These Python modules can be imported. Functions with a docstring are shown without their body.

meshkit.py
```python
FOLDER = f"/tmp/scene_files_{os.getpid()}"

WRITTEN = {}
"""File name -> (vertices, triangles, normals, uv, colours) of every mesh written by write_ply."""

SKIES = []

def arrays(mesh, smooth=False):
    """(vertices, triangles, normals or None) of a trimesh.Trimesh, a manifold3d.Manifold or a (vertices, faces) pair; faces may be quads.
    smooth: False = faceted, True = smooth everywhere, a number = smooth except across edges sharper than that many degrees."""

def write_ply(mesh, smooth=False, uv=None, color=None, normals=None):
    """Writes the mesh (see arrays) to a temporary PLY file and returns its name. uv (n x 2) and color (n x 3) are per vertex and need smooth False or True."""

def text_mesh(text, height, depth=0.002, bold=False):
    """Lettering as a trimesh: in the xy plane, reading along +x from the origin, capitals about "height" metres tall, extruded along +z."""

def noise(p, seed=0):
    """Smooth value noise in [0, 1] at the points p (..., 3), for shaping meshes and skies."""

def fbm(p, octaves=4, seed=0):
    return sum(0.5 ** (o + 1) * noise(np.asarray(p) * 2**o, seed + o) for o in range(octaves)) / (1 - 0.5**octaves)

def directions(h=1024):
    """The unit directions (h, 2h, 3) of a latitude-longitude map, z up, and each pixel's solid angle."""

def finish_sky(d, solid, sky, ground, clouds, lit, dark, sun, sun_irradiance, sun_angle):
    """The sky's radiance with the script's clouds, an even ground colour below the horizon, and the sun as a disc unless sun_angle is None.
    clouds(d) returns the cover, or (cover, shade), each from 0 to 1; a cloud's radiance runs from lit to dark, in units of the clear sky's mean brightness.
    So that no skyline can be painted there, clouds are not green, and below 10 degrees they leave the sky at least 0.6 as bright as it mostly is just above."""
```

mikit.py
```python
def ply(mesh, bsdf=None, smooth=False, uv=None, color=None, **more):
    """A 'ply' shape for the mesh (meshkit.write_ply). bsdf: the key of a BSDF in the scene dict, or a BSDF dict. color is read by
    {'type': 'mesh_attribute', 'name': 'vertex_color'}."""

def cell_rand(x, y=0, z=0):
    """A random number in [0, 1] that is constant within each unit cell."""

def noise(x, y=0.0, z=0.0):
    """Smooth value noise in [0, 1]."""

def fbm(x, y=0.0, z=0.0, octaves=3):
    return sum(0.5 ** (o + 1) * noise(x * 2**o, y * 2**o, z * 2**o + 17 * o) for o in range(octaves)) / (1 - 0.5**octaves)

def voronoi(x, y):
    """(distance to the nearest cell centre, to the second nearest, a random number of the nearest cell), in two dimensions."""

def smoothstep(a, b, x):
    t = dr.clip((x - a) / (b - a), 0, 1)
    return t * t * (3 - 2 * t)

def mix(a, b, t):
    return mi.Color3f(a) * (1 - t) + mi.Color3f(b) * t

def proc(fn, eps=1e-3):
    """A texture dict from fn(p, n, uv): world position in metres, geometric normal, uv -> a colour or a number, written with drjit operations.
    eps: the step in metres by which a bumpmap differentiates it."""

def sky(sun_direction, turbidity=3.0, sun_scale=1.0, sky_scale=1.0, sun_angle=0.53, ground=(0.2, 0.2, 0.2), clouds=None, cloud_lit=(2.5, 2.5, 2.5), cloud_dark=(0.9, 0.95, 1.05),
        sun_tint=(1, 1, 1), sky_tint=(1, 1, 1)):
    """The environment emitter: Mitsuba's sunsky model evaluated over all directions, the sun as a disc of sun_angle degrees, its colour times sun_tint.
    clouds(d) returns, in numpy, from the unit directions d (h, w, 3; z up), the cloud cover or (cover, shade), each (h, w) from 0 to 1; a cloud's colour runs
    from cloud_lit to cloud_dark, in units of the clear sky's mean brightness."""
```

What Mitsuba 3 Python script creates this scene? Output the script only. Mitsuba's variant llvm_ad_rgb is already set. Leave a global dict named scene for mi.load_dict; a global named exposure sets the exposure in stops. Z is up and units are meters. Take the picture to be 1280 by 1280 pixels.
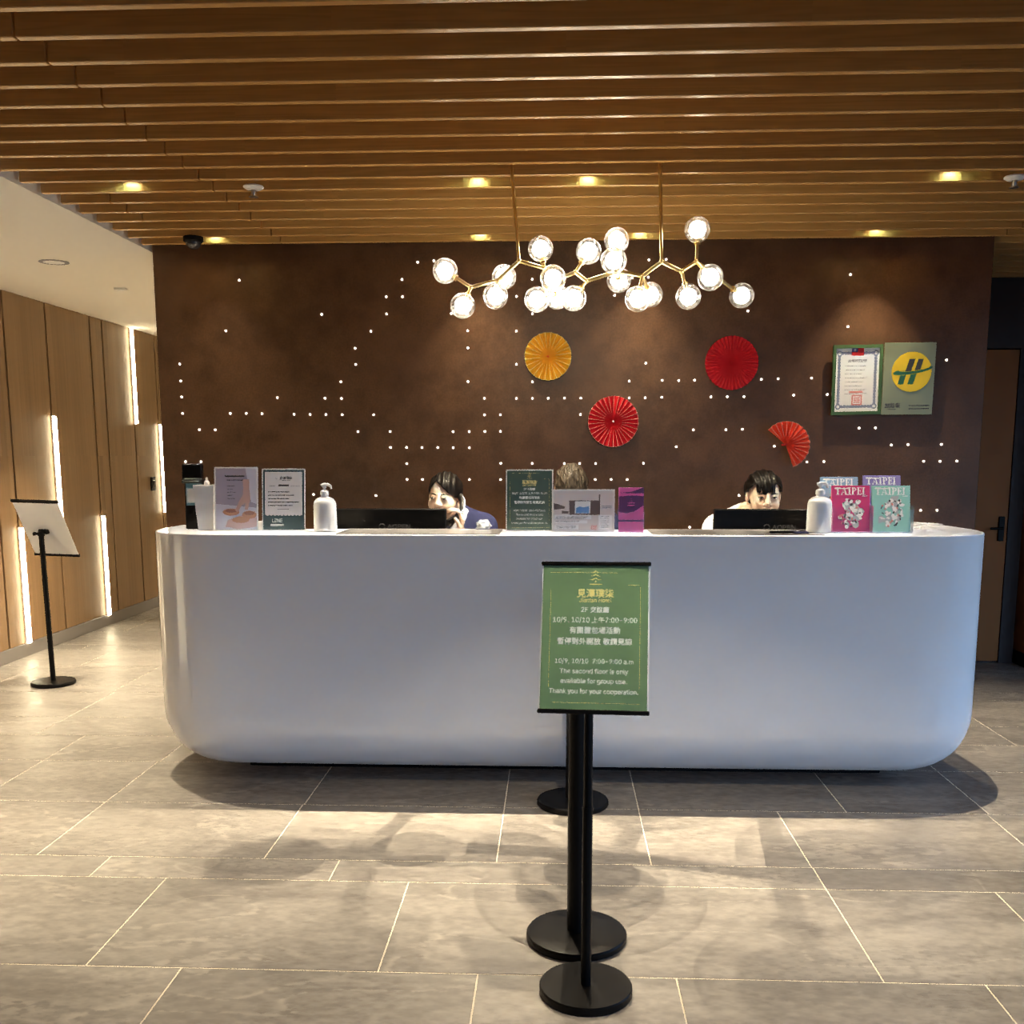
import math
import numpy as np
import trimesh
import drjit as dr
import mitsuba as mi
import manifold3d as m3
import mikit
import meshkit
from shapely.geometry import Polygon, Point, box as sbox
from shapely import affinity

T = mi.ScalarTransform4f
PI = math.pi
# principal point, sky strength, spotlight intensities (W/sr), radiances
PPY = -118.6 / 1280
SKY = 18.5
P_ROW1, P_ROW2, P_ROW0, P_COR = 48.0, 7.0, 2.8, 34.0
LED, GLOBE = 22.0, 30.0

scene = {'type': 'scene'}
labels = {}

# ------------------------------------------------------------------ camera
FOCAL, CY, EYE = 1250.0, 758.6, 1.45            # pixels of the 1280 frame, metres
PITCH, YAW, ROLL = 0.1503, -0.0437, 0.001


def cam_axes():
    cp, sp, cy, sy = math.cos(PITCH), math.sin(PITCH), math.cos(YAW), math.sin(YAW)
    f = np.array([sy * cp, cy * cp, -sp])
    r = np.array([cy, -sy, 0.0])
    d = np.cross(f, r)
    c, s = math.cos(ROLL), math.sin(ROLL)
    return c * r + s * d, -s * r + c * d, f


RIGHT, DOWN, FWD = cam_axes()
scene['camera'] = {'type': 'perspective', 'fov': 2 * math.degrees(math.atan(640 / FOCAL)), 'fov_axis': 'x', 'near_clip': 0.05, 'far_clip': 200.0,
                   'principal_point_offset_y': PPY, 'to_world': T().look_at(origin=[0, 0, EYE], target=[float(v) for v in np.array([0, 0, EYE]) + FWD], up=[float(-v) for v in DOWN])}
exposure = 0.12

# ------------------------------------------------------------------ light: overcast daylight through the glazed front, ceiling spots
scene['daylight'] = mikit.sky((0.5, -0.6, 0.55), turbidity=6.0, sun_scale=0.0, sky_scale=SKY, ground=(0.06, 0.06, 0.06), sky_tint=(0.52, 0.84, 1.40),
                              clouds=lambda d: (0.9 + 0 * d[..., 2], 0.3 + 0 * d[..., 2]), cloud_lit=(0.55, 0.88, 1.42), cloud_dark=(0.50, 0.80, 1.30))
scene['daylight']['sampling_weight'] = 8.0
WARM = (1.0, 0.83, 0.58)


def spot(key, pos, power, cutoff=38.0, beam=16.0, aim=(0, 0, -1), tint=WARM):
    o = np.array(pos, float)
    scene[key] = {'type': 'spot', 'to_world': T().look_at(origin=o.tolist(), target=(o + np.array(aim, float)).tolist(), up=[0.0, 1.0, 0.0] if abs(aim[2]) > .5 else [0.0, 0.0, 1.0]),
                  'intensity': {'type': 'rgb', 'value': [float(power * c) for c in tint]}, 'cutoff_angle': cutoff, 'beam_width': beam, 'sampling_weight': 1.0}


# ------------------------------------------------------------------ helpers
def numbered(name):
    if name not in USED:
        USED.add(name)
        return name
    i = 1
    while f'{name}_{i:03d}' in USED:
        i += 1
    USED.add(f'{name}_{i:03d}')
    return f'{name}_{i:03d}'


USED = set()


def shape(mesh, mat, smooth=False, tw=None, **more):
    d = mikit.ply(mesh, mat, smooth=smooth, **more)
    if tw is not None:
        d['to_world'] = tw
    return d


def thing(name, label, cat, group=None):
    k = numbered(name)
    labels[k] = {'label': label, 'category': cat}
    if group:
        labels[k]['group'] = group
    return k


def single(name, mesh, mat, label, cat, group=None, smooth=False, tw=None, **more):
    k = thing(name, label, cat, group)
    scene[k] = ({**mesh, 'to_world': tw} if tw is not None else dict(mesh)) if isinstance(mesh, dict) else shape(mesh, mat, smooth, tw, **more)
    return k


def part(parent, name, mesh, mat=None, smooth=False, tw=None, label=None, kind=None, **more):
    k = numbered(parent + '__' + name)
    d = dict(mesh) if isinstance(mesh, dict) else shape(mesh, mat, smooth, None, **more)
    if tw is not None:
        d['to_world'] = tw
    scene[k] = d
    if label or kind:
        labels[k] = {}
        if label:
            labels[k]['label'] = label
        if kind:
            labels[k]['kind'] = kind
    return k


def struct(name, mesh, mat, label=None, smooth=False):
    k = numbered(name)
    labels[k] = {'kind': 'structure', 'label': label or name.replace('_', ' ')}
    if mesh is not None:
        scene[k] = shape(mesh, mat, smooth)
    return k


def at(px, py, y):
    """World point seen at a pixel of the photograph on the upright plane at distance y."""
    r = RIGHT * (px - 640) / FOCAL + DOWN * (py - CY) / FOCAL + FWD
    return np.array([0, 0, EYE]) + r * (y / r[1])


def cat(ms):
    return trimesh.util.concatenate([m for m in ms if m is not None])


def box(x0, x1, y0, y1, z0, z1, ch=0.0):
    if ch <= 0:
        m = trimesh.creation.box(extents=[x1 - x0, y1 - y0, z1 - z0])
        m.apply_translation([(x0 + x1) / 2, (y0 + y1) / 2, (z0 + z1) / 2])
        return m
    ch = min(ch, (x1 - x0) / 2.01, (y1 - y0) / 2.01, (z1 - z0) / 2.01)
    pts = []
    for sx in (0, 1):
        for sy in (0, 1):
            for sz in (0, 1):
                c = np.array([x1 if sx else x0, y1 if sy else y0, z1 if sz else z0])
                s = np.array([-1 if sx else 1, -1 if sy else 1, -1 if sz else 1]) * ch
                for a in range(3):
                    e = s.copy()
                    e[a] = 0
                    pts.append(c + e)
    return trimesh.convex.convex_hull(np.array(pts))


def lathe(profile, n=32, center=(0, 0, 0), sx=1.0, sy=1.0):
    m = trimesh.creation.revolve(np.array(profile, float), sections=n)
    if m.volume < 0:
        m.invert()
    m.apply_scale([sx, sy, 1])
    m.apply_translation(center)
    return m


def tube(pts, r, n=12, caps=True):
    p = np.array(pts, float)
    rr = np.broadcast_to(np.asarray(r, float), (len(p),))
    t = np.gradient(p, axis=0)
    t /= np.linalg.norm(t, axis=1, keepdims=True)
    ref = np.array([0, 0, 1.0]) if abs(t[0][2]) < 0.9 else np.array([1.0, 0, 0])
    V, F = [], []
    a = np.cross(t[0], ref)
    a /= np.linalg.norm(a)
    for i in range(len(p)):
        a = a - t[i] * (a @ t[i])
        a /= np.linalg.norm(a)
        b = np.cross(t[i], a)
        for j in range(n):
            w = 2 * PI * j / n
            V.append(p[i] + rr[i] * (math.cos(w) * a + math.sin(w) * b))
    for i in range(len(p) - 1):
        for j in range(n):
            A, B = i * n + j, i * n + (j + 1) % n
            F += [[A, B, B + n], [A, B + n, A + n]]
    if caps:
        V += [p[0], p[-1]]
        c0, c1 = len(V) - 2, len(V) - 1
        for j in range(n):
            F += [[c0, (j + 1) % n, j], [c1, (len(p) - 1) * n + j, (len(p) - 1) * n + (j + 1) % n]]
    return trimesh.Trimesh(np.array(V), np.array(F), process=False)


def ball(c, r, sub=3):
    m = trimesh.creation.icosphere(subdivisions=sub, radius=1.0)
    m.apply_scale(r)
    m.apply_translation(c)
    return m


def man(mesh):
    return m3.Manifold(m3.Mesh(np.asarray(mesh.vertices, np.float32), np.asarray(mesh.faces, np.uint32)))


def unman(M):
    q = M.to_mesh()
    return trimesh.Trimesh(np.array(q.vert_properties[:, :3], float), np.array(q.tri_verts, int), process=False)


def frame(mesh, o, U, V):
    """Mesh in (u, v, out) coordinates carried to a plane with origin o; U right, V up, out = U x V."""
    U, V = np.array(U, float), np.array(V, float)
    W = np.cross(U, V)
    m = mesh.copy()
    m.vertices = np.array(o) + mesh.vertices @ np.array([U, V, W])
    return m


def extrude(poly, h, z=0.0):
    gs = [g for g in getattr(poly, 'geoms', [poly]) if g.area > 1e-10]
    out = []
    for g in gs:
        m = trimesh.creation.extrude_polygon(g, h, engine='earcut')
        m.apply_translation([0, 0, z])
        out.append(m)
    return cat(out)


def rect(u0, u1, v0, v1, r=0.0):
    b = sbox(u0, v0, u1, v1)
    return b.buffer(-r).buffer(r) if r else b


# ------------------------------------------------------------------ lettering: outlines of the characters that the signs carry, 80 units tall
GLYPHS = {
  '、': '2,12 2,14 6,18 11,19 26,5 29,1 29,-2 21,-7',
  '上': '2,-4 3,5 32,5 33,68 42,68 42,43 72,43 72,33 42,33 42,6 77,5 77,-5',
  '交': '2,-4 2,0 19,4 32,12 21,31 12,25 8,25 7,28 4,29 4,33 16,40 22,47 4,48 4,58 35,58 32,68 37,70 40,70 42,68 47,58 76,58 75,48 59,47 75,34 77,29 69,24 60,32 56,22 48,12 51,9 62,4 78,1 79,-2 74,-9 55,-4 40,5 28,-3 11,-9 6,-9/26,36 30,35 34,25 40,19 45,23 50,35 56,36 54,39 48,42 49,48 33,48 33,44',
  '停': '1,37 11,49 20,69 27,68 29,62 44,62 43,67 51,70 56,62 78,61 78,54 71,52 71,33 78,31 78,16 71,15 70,12 56,12 55,-5 54,-7 49,-9 36,-9 34,-5 34,0 44,0 46,1 46,12 31,12 30,15 23,15 23,31 31,32 30,53 23,53 20,47 20,-9 11,-9 11,30 5,27 1,33/32,22 68,21 69,22 33,23/40,44 41,41 60,41 62,43',
  '動': '1,54 4,57 2,63 5,65 41,68 44,63 43,60 29,58 29,56 44,56 45,51 50,51 50,67 60,68 60,51 77,50 76,9 73,-5 68,-9 54,-9 52,-4 53,1 62,0 65,2 67,40 61,41 57,17 54,8 49,-1 40,-10 38,-10 32,-4 2,-6 2,3 18,4 19,6 19,8 4,8 4,45 18,45 19,46 2,47/44,16 46,15 48,22 50,41 44,41/37,6 38,8 28,8 28,6/29,27 28,25 35,25 35,27/29,37 28,35 35,35 35,37/13,26 18,25 19,26 14,27/19,36 14,37 13,36 18,35',
  '包': '1,41 12,50 24,70 32,67 29,58 71,58 71,26 68,13 62,9 51,9 48,16 24,16 24,4 26,2 66,2 68,3 69,11 73,12 79,9 77,-2 73,-6 66,-8 27,-8 17,-5 14,-1 14,37 12,37 9,33 6,33 1,38/21,45 50,44 50,19 58,19 60,20 62,48 23,48/25,35 24,25 39,25 41,26 40,35',
  '午': '2,23 2,31 9,33 3,37 3,41 12,51 19,69 28,68 26,58 72,57 71,48 45,48 45,32 77,32 78,23 45,22 45,-9 35,-9 35,22/11,33 35,32 35,48 21,48',
  '團': '6,65 74,65 73,-9 66,-9 64,-5 16,-5 15,-9 6,-9/55,13 54,4 65,4 65,13/61,27 65,24 64,48 62,47/35,12 37,9 45,9 45,13/29,6 23,13 15,13 15,4 29,4/15,28 18,29 18,48 15,47',
  '場': '1,11 2,16 12,20 12,42 3,42 2,51 12,52 13,69 21,68 21,52 30,51 30,43 21,42 22,25 25,26 25,36 33,36 32,38 33,67 73,66 73,37 79,35 79,28 46,27 45,26 77,24 75,1 73,-5 70,-8 56,-9 54,-3 47,-10 40,-6 40,-3 51,8 54,16 50,15 45,6 32,-6 29,-6 24,0 40,14 40,16 37,16 28,7 24,7 19,12 8,6 3,6/57,1 63,0 65,1 67,16 63,15/42,46 63,45 64,46 62,48 43,48/42,57 63,56 64,57 62,59 43,59/29,26 32,24 33,27 29,27',
  '外': '47,69 57,69 57,45 79,26 79,23 74,18 71,18 62,29 57,31 57,-9 47,-9;1,30 2,34 5,36 11,47 17,69 26,68 25,57 39,57 44,55 40,32 31,12 19,-2 9,-9 1,-3 1,0 12,6 21,16 23,22 14,29 8,25/21,47 17,37 28,31 31,38 32,47',
  '對': '2,4 19,7 19,12 6,13 7,21 19,21 19,24 4,26 4,33 13,34 13,35 9,40 9,43 2,43 2,52 9,53 4,59 3,64 9,67 14,63 14,69 22,69 23,53 25,52 25,68 33,69 34,62 39,67 46,63 40,52 45,52 46,48 60,48 61,69 70,69 71,48 78,47 78,38 71,38 71,0 68,-7 63,-9 51,-9 48,-1 50,1 61,1 61,14 52,11 45,28 43,25 29,25 29,21 41,21 42,13 29,12 29,8 45,9 45,0 3,-5/37,35 45,33 52,35 57,27 59,19 61,19 61,38 42,38 42,43 41,43/20,42 23,34 26,34 29,43',
  '廳': '1,-6 6,16 7,63 34,63 35,68 42,70 46,63 78,62 77,54 63,54 63,52 77,50 76,23 79,20 79,16 78,14 63,14 62,13 64,11 72,12 78,2 79,-4 75,-6 71,-6 69,-4 66,-9 52,-9 47,-4 46,-6 41,-6 40,-9 32,-9 31,-5 14,-8 11,-5 9,-9 5,-9/57,5 56,-1 62,-1 62,2 59,2/44,52 54,51 54,54 44,54/41,11 48,11 51,13 50,14 42,14/14,4 12,0 19,1 19,2/16,28 18,28 17,46 16,45',
  '放': '0,-4 8,9 11,23 11,46 2,47 2,56 18,56 15,63 15,68 23,69 28,56 40,56 41,50 45,56 47,69 57,68 55,54 79,53 79,45 72,43 70,30 63,14 71,4 80,-1 75,-9 67,-6 57,4 52,-1 40,-9 36,-9 34,-5 31,-8 17,-8 14,-1 8,-9 5,-9/52,44 55,30 58,27 61,34 62,44/36,2 39,2 42,4 51,13 46,29 42,25 37,26/21,40 37,39 39,40 41,46 21,46/15,1 26,1 28,30 21,30 19,11',
  '敬': '0,28 0,31 6,38 11,51 2,53 2,61 12,61 13,69 21,69 21,62 23,61 26,61 27,69 35,69 36,61 45,61 46,58 47,58 49,69 58,68 56,54 78,54 78,45 73,44 72,42 70,28 64,13 71,4 79,0 80,-3 75,-9 72,-9 57,3 49,-5 41,-10 37,-7 32,-9 20,-9 18,0 29,0 31,9 29,9 29,7 16,7 14,2 8,2 7,24/53,40 56,28 59,26 62,44 53,44/40,3 44,4 52,13 46,28 42,27/36,46 43,45 44,52 36,52/29,34 30,32 31,17 32,18 32,36 15,35 16,34/20,46 27,45 26,52 21,52/16,17 21,16 21,25 16,25',
  '旅': '0,-4 8,11 11,30 11,46 2,47 2,55 16,56 13,67 22,69 27,56 36,56 38,54 39,54 44,69 53,68 51,59 76,59 78,57 78,50 74,48 76,43 61,37 63,30 70,36 73,36 78,31 66,19 71,7 79,0 74,-8 70,-7 62,3 61,1 42,-9 39,-8 36,-3 39,3 39,36 36,37 34,5 32,-4 27,-8 16,-8 15,-2 13,-2 8,-9/46,49 44,43 48,43 61,47 61,49/49,7 52,7 58,11 51,35 49,34/21,46 20,40 31,40 32,46/15,2 22,1 24,2 25,30 20,30 19,16',
  '暫': '2,29 2,35 5,37 5,55 3,57 4,64 18,64 19,69 27,69 29,64 43,63 72,68 76,63 75,60 72,59 54,57 53,55 53,51 78,50 77,42 69,42 66,-9 58,-9 56,-6 24,-6 22,-9 14,-9 13,24 18,25 18,28/48,26 59,25 59,42 52,42 51,33/23,14 55,13 57,15 24,16/24,5 24,3 57,4 56,5/41,41 43,42 42,56 41,55/28,26 38,25 38,26 37,28 29,28',
  '有': '6,17 1,25 15,37 21,47 21,49 4,49 3,58 5,59 27,59 29,68 34,69 39,67 38,59 77,58 76,49 34,49 31,46 32,43 68,42 68,-2 64,-8 47,-9 46,-7 44,-1 46,1 58,1 58,7 29,7 28,-9 19,-9 18,25 8,17/28,17 57,16 58,20 29,21/28,31 57,30 58,33 29,34',
  '柒': '1,-1 2,2 19,9 25,14 24,15 3,16 3,23 8,25 4,30 4,34 15,43 5,50 2,50 2,54 5,58 14,56 20,53 21,49 24,49 24,54 39,56 39,69 49,68 49,58 70,61 75,60 75,52 51,49 49,47 50,38 67,38 68,47 77,44 74,31 71,29 45,28 46,24 76,24 76,15 55,14 61,9 79,2 79,-1 75,-6 67,-5 46,8 45,-8 35,-9 34,9 21,-1 8,-7 6,-7/10,25 35,24 35,31 40,32 39,47 27,45 27,41;24,55 20,55 15,59 8,61 8,66 11,69 14,69 27,63',
  '業': '1,-2 2,1 16,5 22,9 4,10 4,19 35,20 34,21 11,22 11,30 35,31 34,32 7,32 7,41 23,42 21,46 3,47 4,55 14,55 10,63 11,67 19,68 27,55 28,56 28,69 37,69 38,55 43,55 43,69 52,69 53,55 56,55 62,68 71,66 71,62 67,55 76,55 77,47 60,46 58,42 73,41 74,33 45,31 46,30 69,30 70,22 46,21 45,20 77,19 76,10 58,9 64,5 79,0 74,-8 58,-3 46,5 45,5 44,-9 35,-9 35,5 17,-5 8,-8 6,-8/33,46 34,41 46,41 48,45',
  '活': '1,40 5,46 9,46 23,38 25,46 47,46 47,54 30,53 27,56 23,51 19,52 5,61 9,68 13,68 26,60 28,60 28,62 49,64 67,69 71,68 75,64 75,61 56,56 56,46 77,46 79,44 79,38 78,36 56,36 56,27 73,26 73,-8 65,-9 62,-5 40,-5 38,-9 30,-9 29,25 47,26 47,36 23,36 20,29 17,29/39,5 64,4 64,16 39,16;3,-1 10,8 18,24 20,26 23,25 27,21 27,19 12,-8 6,-6',
  '潭': '3,-2 17,26 21,25 25,21 21,10 27,11 27,35 24,37 24,53 19,51 5,60 5,63 8,67 12,68 21,62 23,66 78,65 78,58 74,56 75,36 73,35 73,11 78,9 77,1 54,1 53,-9 45,-9 44,1 21,1 19,6 11,-8/65,47 61,48 61,44 66,44/47,45 52,44 52,47 47,48/34,45 38,44 38,48 34,48;1,41 5,46 8,46 19,40 22,35 16,29 3,37',
  '璞': '2,0 1,9 11,13 11,31 2,32 2,39 4,41 11,41 11,54 2,54 3,64 28,64 30,66 36,67 40,61 42,69 50,69 51,53 52,53 54,69 62,69 63,60 68,67 76,65 76,61 71,54 78,52 78,45 70,44 68,39 77,37 77,30 73,28 75,26 75,20 57,18 58,17 79,16 78,8 63,7 67,3 78,0 80,-2 75,-9 71,-9 62,-5 53,4 45,-3 35,-8 27,-9 23,-2 39,4 41,8 28,8 8,0/46,44 48,38 56,38 59,43/20,15 46,17 47,18 31,19 31,29 27,31 20,31/26,41 27,38 37,38 36,44 27,44 27,53 33,54 29,60 27,54 20,53 20,41',
  '登': '0,32 1,36 9,39 14,44 6,52 8,56 6,58 7,66 37,65 41,68 46,69 52,61 60,68 65,67 68,62 57,52 61,51 69,59 75,57 77,53 67,43 79,37 80,34 75,28 64,32 64,11 59,10 57,3 77,2 77,-7 3,-7 4,2 23,2 24,3 20,11 15,11 15,31 5,27/23,38 21,35 60,36 57,38/26,26 25,20 54,20 54,26/32,10 36,2 45,2 49,10 48,11/40,60 32,47 48,48/16,56 22,52 25,54 25,56',
  '見': '1,-3 2,0 16,4 21,9 23,14 23,16 13,17 13,66 67,66 67,16 53,16 53,2 68,1 69,3 69,11 73,12 79,9 78,-2 76,-6 70,-9 47,-8 43,-2 42,16 34,16 28,1 14,-8 5,-9/23,26 56,25 57,29 24,30/23,54 56,53 57,56 24,57/24,44 24,39 57,40 56,44',
  '記': '1,56 15,57 15,60 11,64 11,67 16,70 18,70 23,65 27,57 37,57 38,65 73,65 74,25 65,24 64,28 48,28 48,3 68,2 69,14 73,15 79,12 76,-4 69,-8 47,-8 41,-6 38,-2 38,37 64,38 64,55 37,55 37,48 2,48;4,33 34,34 35,26 5,25;5,22 33,23 33,-5 15,-5 13,-9 6,-9/15,14 14,4 24,4 24,14;5,44 33,45 33,37 6,36',
  '誼': '1,54 15,55 10,64 10,66 14,69 18,69 20,67 25,55 32,55 32,60 47,60 45,66 49,69 54,69 59,60 75,60 76,43 70,41 70,4 78,3 79,-5 30,-6 29,-4 15,-4 13,-8 5,-8 5,23 31,23 32,3 38,3 38,41 32,42 31,36 5,36 4,44 5,46 1,47/42,51 42,47 65,47 67,49 65,51/47,20 60,19 60,24 47,24/47,34 60,33 60,38 47,38/59,3 60,10 47,10 47,3/14,6 23,5 23,14 14,14;5,25 5,34 31,34 32,32 32,27 30,25',
  '請': '1,54 15,55 10,64 10,66 14,69 18,69 20,67 24,60 25,55 33,55 34,64 50,64 50,69 59,69 59,64 77,63 75,46 79,43 79,37 73,35 74,34 73,-6 68,-9 57,-9 55,-1 64,0 64,6 47,6 46,-9 37,-9 37,36 5,36 4,43 6,46 1,47/46,15 63,14 64,15 47,16/47,25 48,24 64,25 63,26;5,-8 5,23 31,23 32,-3 14,-4 13,-8/15,14 14,5 23,5 23,14;4,27 5,34 31,33 30,25 6,25',
  '諒': '1,54 14,55 12,62 10,63 10,66 14,69 19,68 24,59 24,55 32,55 33,60 49,60 47,67 54,70 57,68 60,60 78,59 78,51 34,51 34,47 30,46 31,44 30,36 5,36 4,43 5,46 1,47;35,47 75,46 75,22 69,20 78,4 78,-1 70,-3 67,6 61,15 61,18 65,21 60,21 59,-4 57,-7 42,-8 40,-2 35,-3 32,-1 31,-4 13,-4 13,-8 4,-7 5,23 31,23 31,6 35,9 39,20 35,21 34,23/44,31 65,30 65,38 44,38/48,15 41,1 50,1 50,21 46,21 48,19/13,6 22,5 22,14 13,14;4,27 5,34 30,34 31,26 6,25',
  '證': '1,54 14,55 9,66 15,70 21,64 24,55 33,56 33,66 52,66 56,68 61,68 63,64 66,67 69,67 73,63 71,57 75,57 78,54 78,51 72,45 80,39 80,37 76,32 71,32 71,13 65,3 77,2 78,-7 30,-7 29,-4 14,-4 12,-8 5,-8 5,23 29,23 30,2 41,2 42,3 39,11 36,13 36,31 30,32 29,25 5,25 5,34 28,35 27,36 5,36 4,44 5,46 1,47/45,22 62,21 62,27 45,27/49,47 59,46 55,58 52,57/50,12 52,2 55,2 58,12/29,45 31,41 35,46 33,48/13,6 21,5 21,14 13,14',
  '開': '5,65 38,65 37,34 43,33 43,35 41,36 41,64 43,66 75,65 75,-4 73,-7 68,-9 56,-9 54,-3 52,-8 44,-8 43,10 37,10 30,-4 26,-8 22,-9 17,-4 17,-2 23,2 26,10 17,10 17,19 27,19 27,24 19,24 18,32 19,34 16,34 15,-9 5,-8/51,44 64,43 65,45 52,46/51,55 64,54 65,56 52,57/54,0 65,1 65,12 63,12 63,10 53,10/61,33 62,25 53,24 53,19 63,19 65,17 65,34/36,20 43,19 43,24 36,24/16,46 15,43 29,43 29,46/16,57 16,54 27,54 29,56 28,57',
  '館': '0,51 9,57 19,70 25,68 26,63 34,57 35,60 51,60 49,66 55,70 58,69 62,60 76,60 76,43 70,43 70,23 49,22 50,20 73,20 73,-8 66,-9 63,-5 49,-5 48,-9 40,-8 40,42 35,43 34,15 30,13 36,1 36,-3 29,-6 26,0 23,0 9,-8 6,-8 3,-3 3,1 6,4 6,41 3,42/43,49 67,48 68,50 44,51/49,5 65,4 65,11 49,11/49,33 62,32 62,39 49,39/24,51 25,46 30,46 26,52/16,26 15,23 25,23 25,26/16,37 15,35 25,35 25,37/16,14 15,6 22,8 21,14/12,47 15,46 15,49 13,49',
  '體': '3,44 7,45 7,66 33,66 33,46 34,45 36,46 36,63 46,63 46,69 54,69 54,63 56,63 57,69 65,69 65,63 75,63 76,36 75,35 78,33 78,26 74,25 74,8 70,6 69,2 78,1 79,-6 77,-8 34,-8 32,-7 28,-9 20,-9 17,-2 16,-9 7,-9 7,29 3,30/47,16 63,15 64,17 48,18/52,6 53,1 59,1 60,7/33,2 43,2 42,7 38,7 38,25 34,26/16,-1 24,0 24,6 16,6/16,15 23,14 24,15 17,16/17,26 16,24 24,24 24,26',
}



def glyph(c):
    ps = []
    for piece in GLYPHS[c].split(';'):
        rings = [[tuple(map(float, q.split(','))) for q in ring.split()] for ring in piece.split('/')]
        ps.append(Polygon(rings[0], rings[1:]).buffer(0))
    return ps


def text(s, h, depth=0.0004, bold=False, center=True, z=0.0):
    """A line of lettering in the uv plane, h the height of a full-width character; Latin runs are set at 0.72 h."""
    x, out, run = 0.0, [], ''

    def flush():
        nonlocal x, run
        if run.strip():
            lead = len(run) - len(run.lstrip())
            x += 0.26 * h * lead
            m = meshkit.text_mesh(run.strip(), 0.76 * h, depth, bold)
            m.apply_scale([.94, 1, 1])
            m.apply_translation([x, 0, 0])
            out.append(m)
            x = m.bounds[1][0] + 0.05 * h + 0.26 * h * (len(run) - len(run.rstrip()))
        elif run:
            x += 0.26 * h * len(run)
        run = ''
    for c in s:
        if c in GLYPHS:
            flush()
            for p in glyph(c):
                out.append(extrude(affinity.affine_transform(p, [h / 80, 0, 0, h / 80, x, 0]), depth))
            x += h * (1.0 if c != '、' else 0.6)
        else:
            run += c
    flush()
    m = cat(out)
    if center:
        m.apply_translation([-(m.bounds[0][0] + m.bounds[1][0]) / 2, 0, 0])
    m.apply_translation([0, 0, z])
    return m


def moved(m, u, v, w=0.0):
    m = m.copy()
    m.apply_translation([u, v, w])
    return m


# ------------------------------------------------------------------ materials
def rgb(c):
    return {'type': 'rgb', 'value': [float(x) for x in c]}


def mat(key, color, rough=0.5, spec=0.5, metal=0.0, coat=0.0, coat_gloss=0.9, two=False, **k):
    b = {'type': 'principled', 'base_color': rgb(color) if not isinstance(color, dict) else color, 'roughness': rough if isinstance(rough, (int, float)) else rough,
         'specular': spec, 'metallic': metal, **k}
    if coat:
        b.update(clearcoat=coat, clearcoat_gloss=coat_gloss)
    if two:
        b = {'type': 'twosided', 'bsdf': b}
    scene[key] = b
    return key


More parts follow.
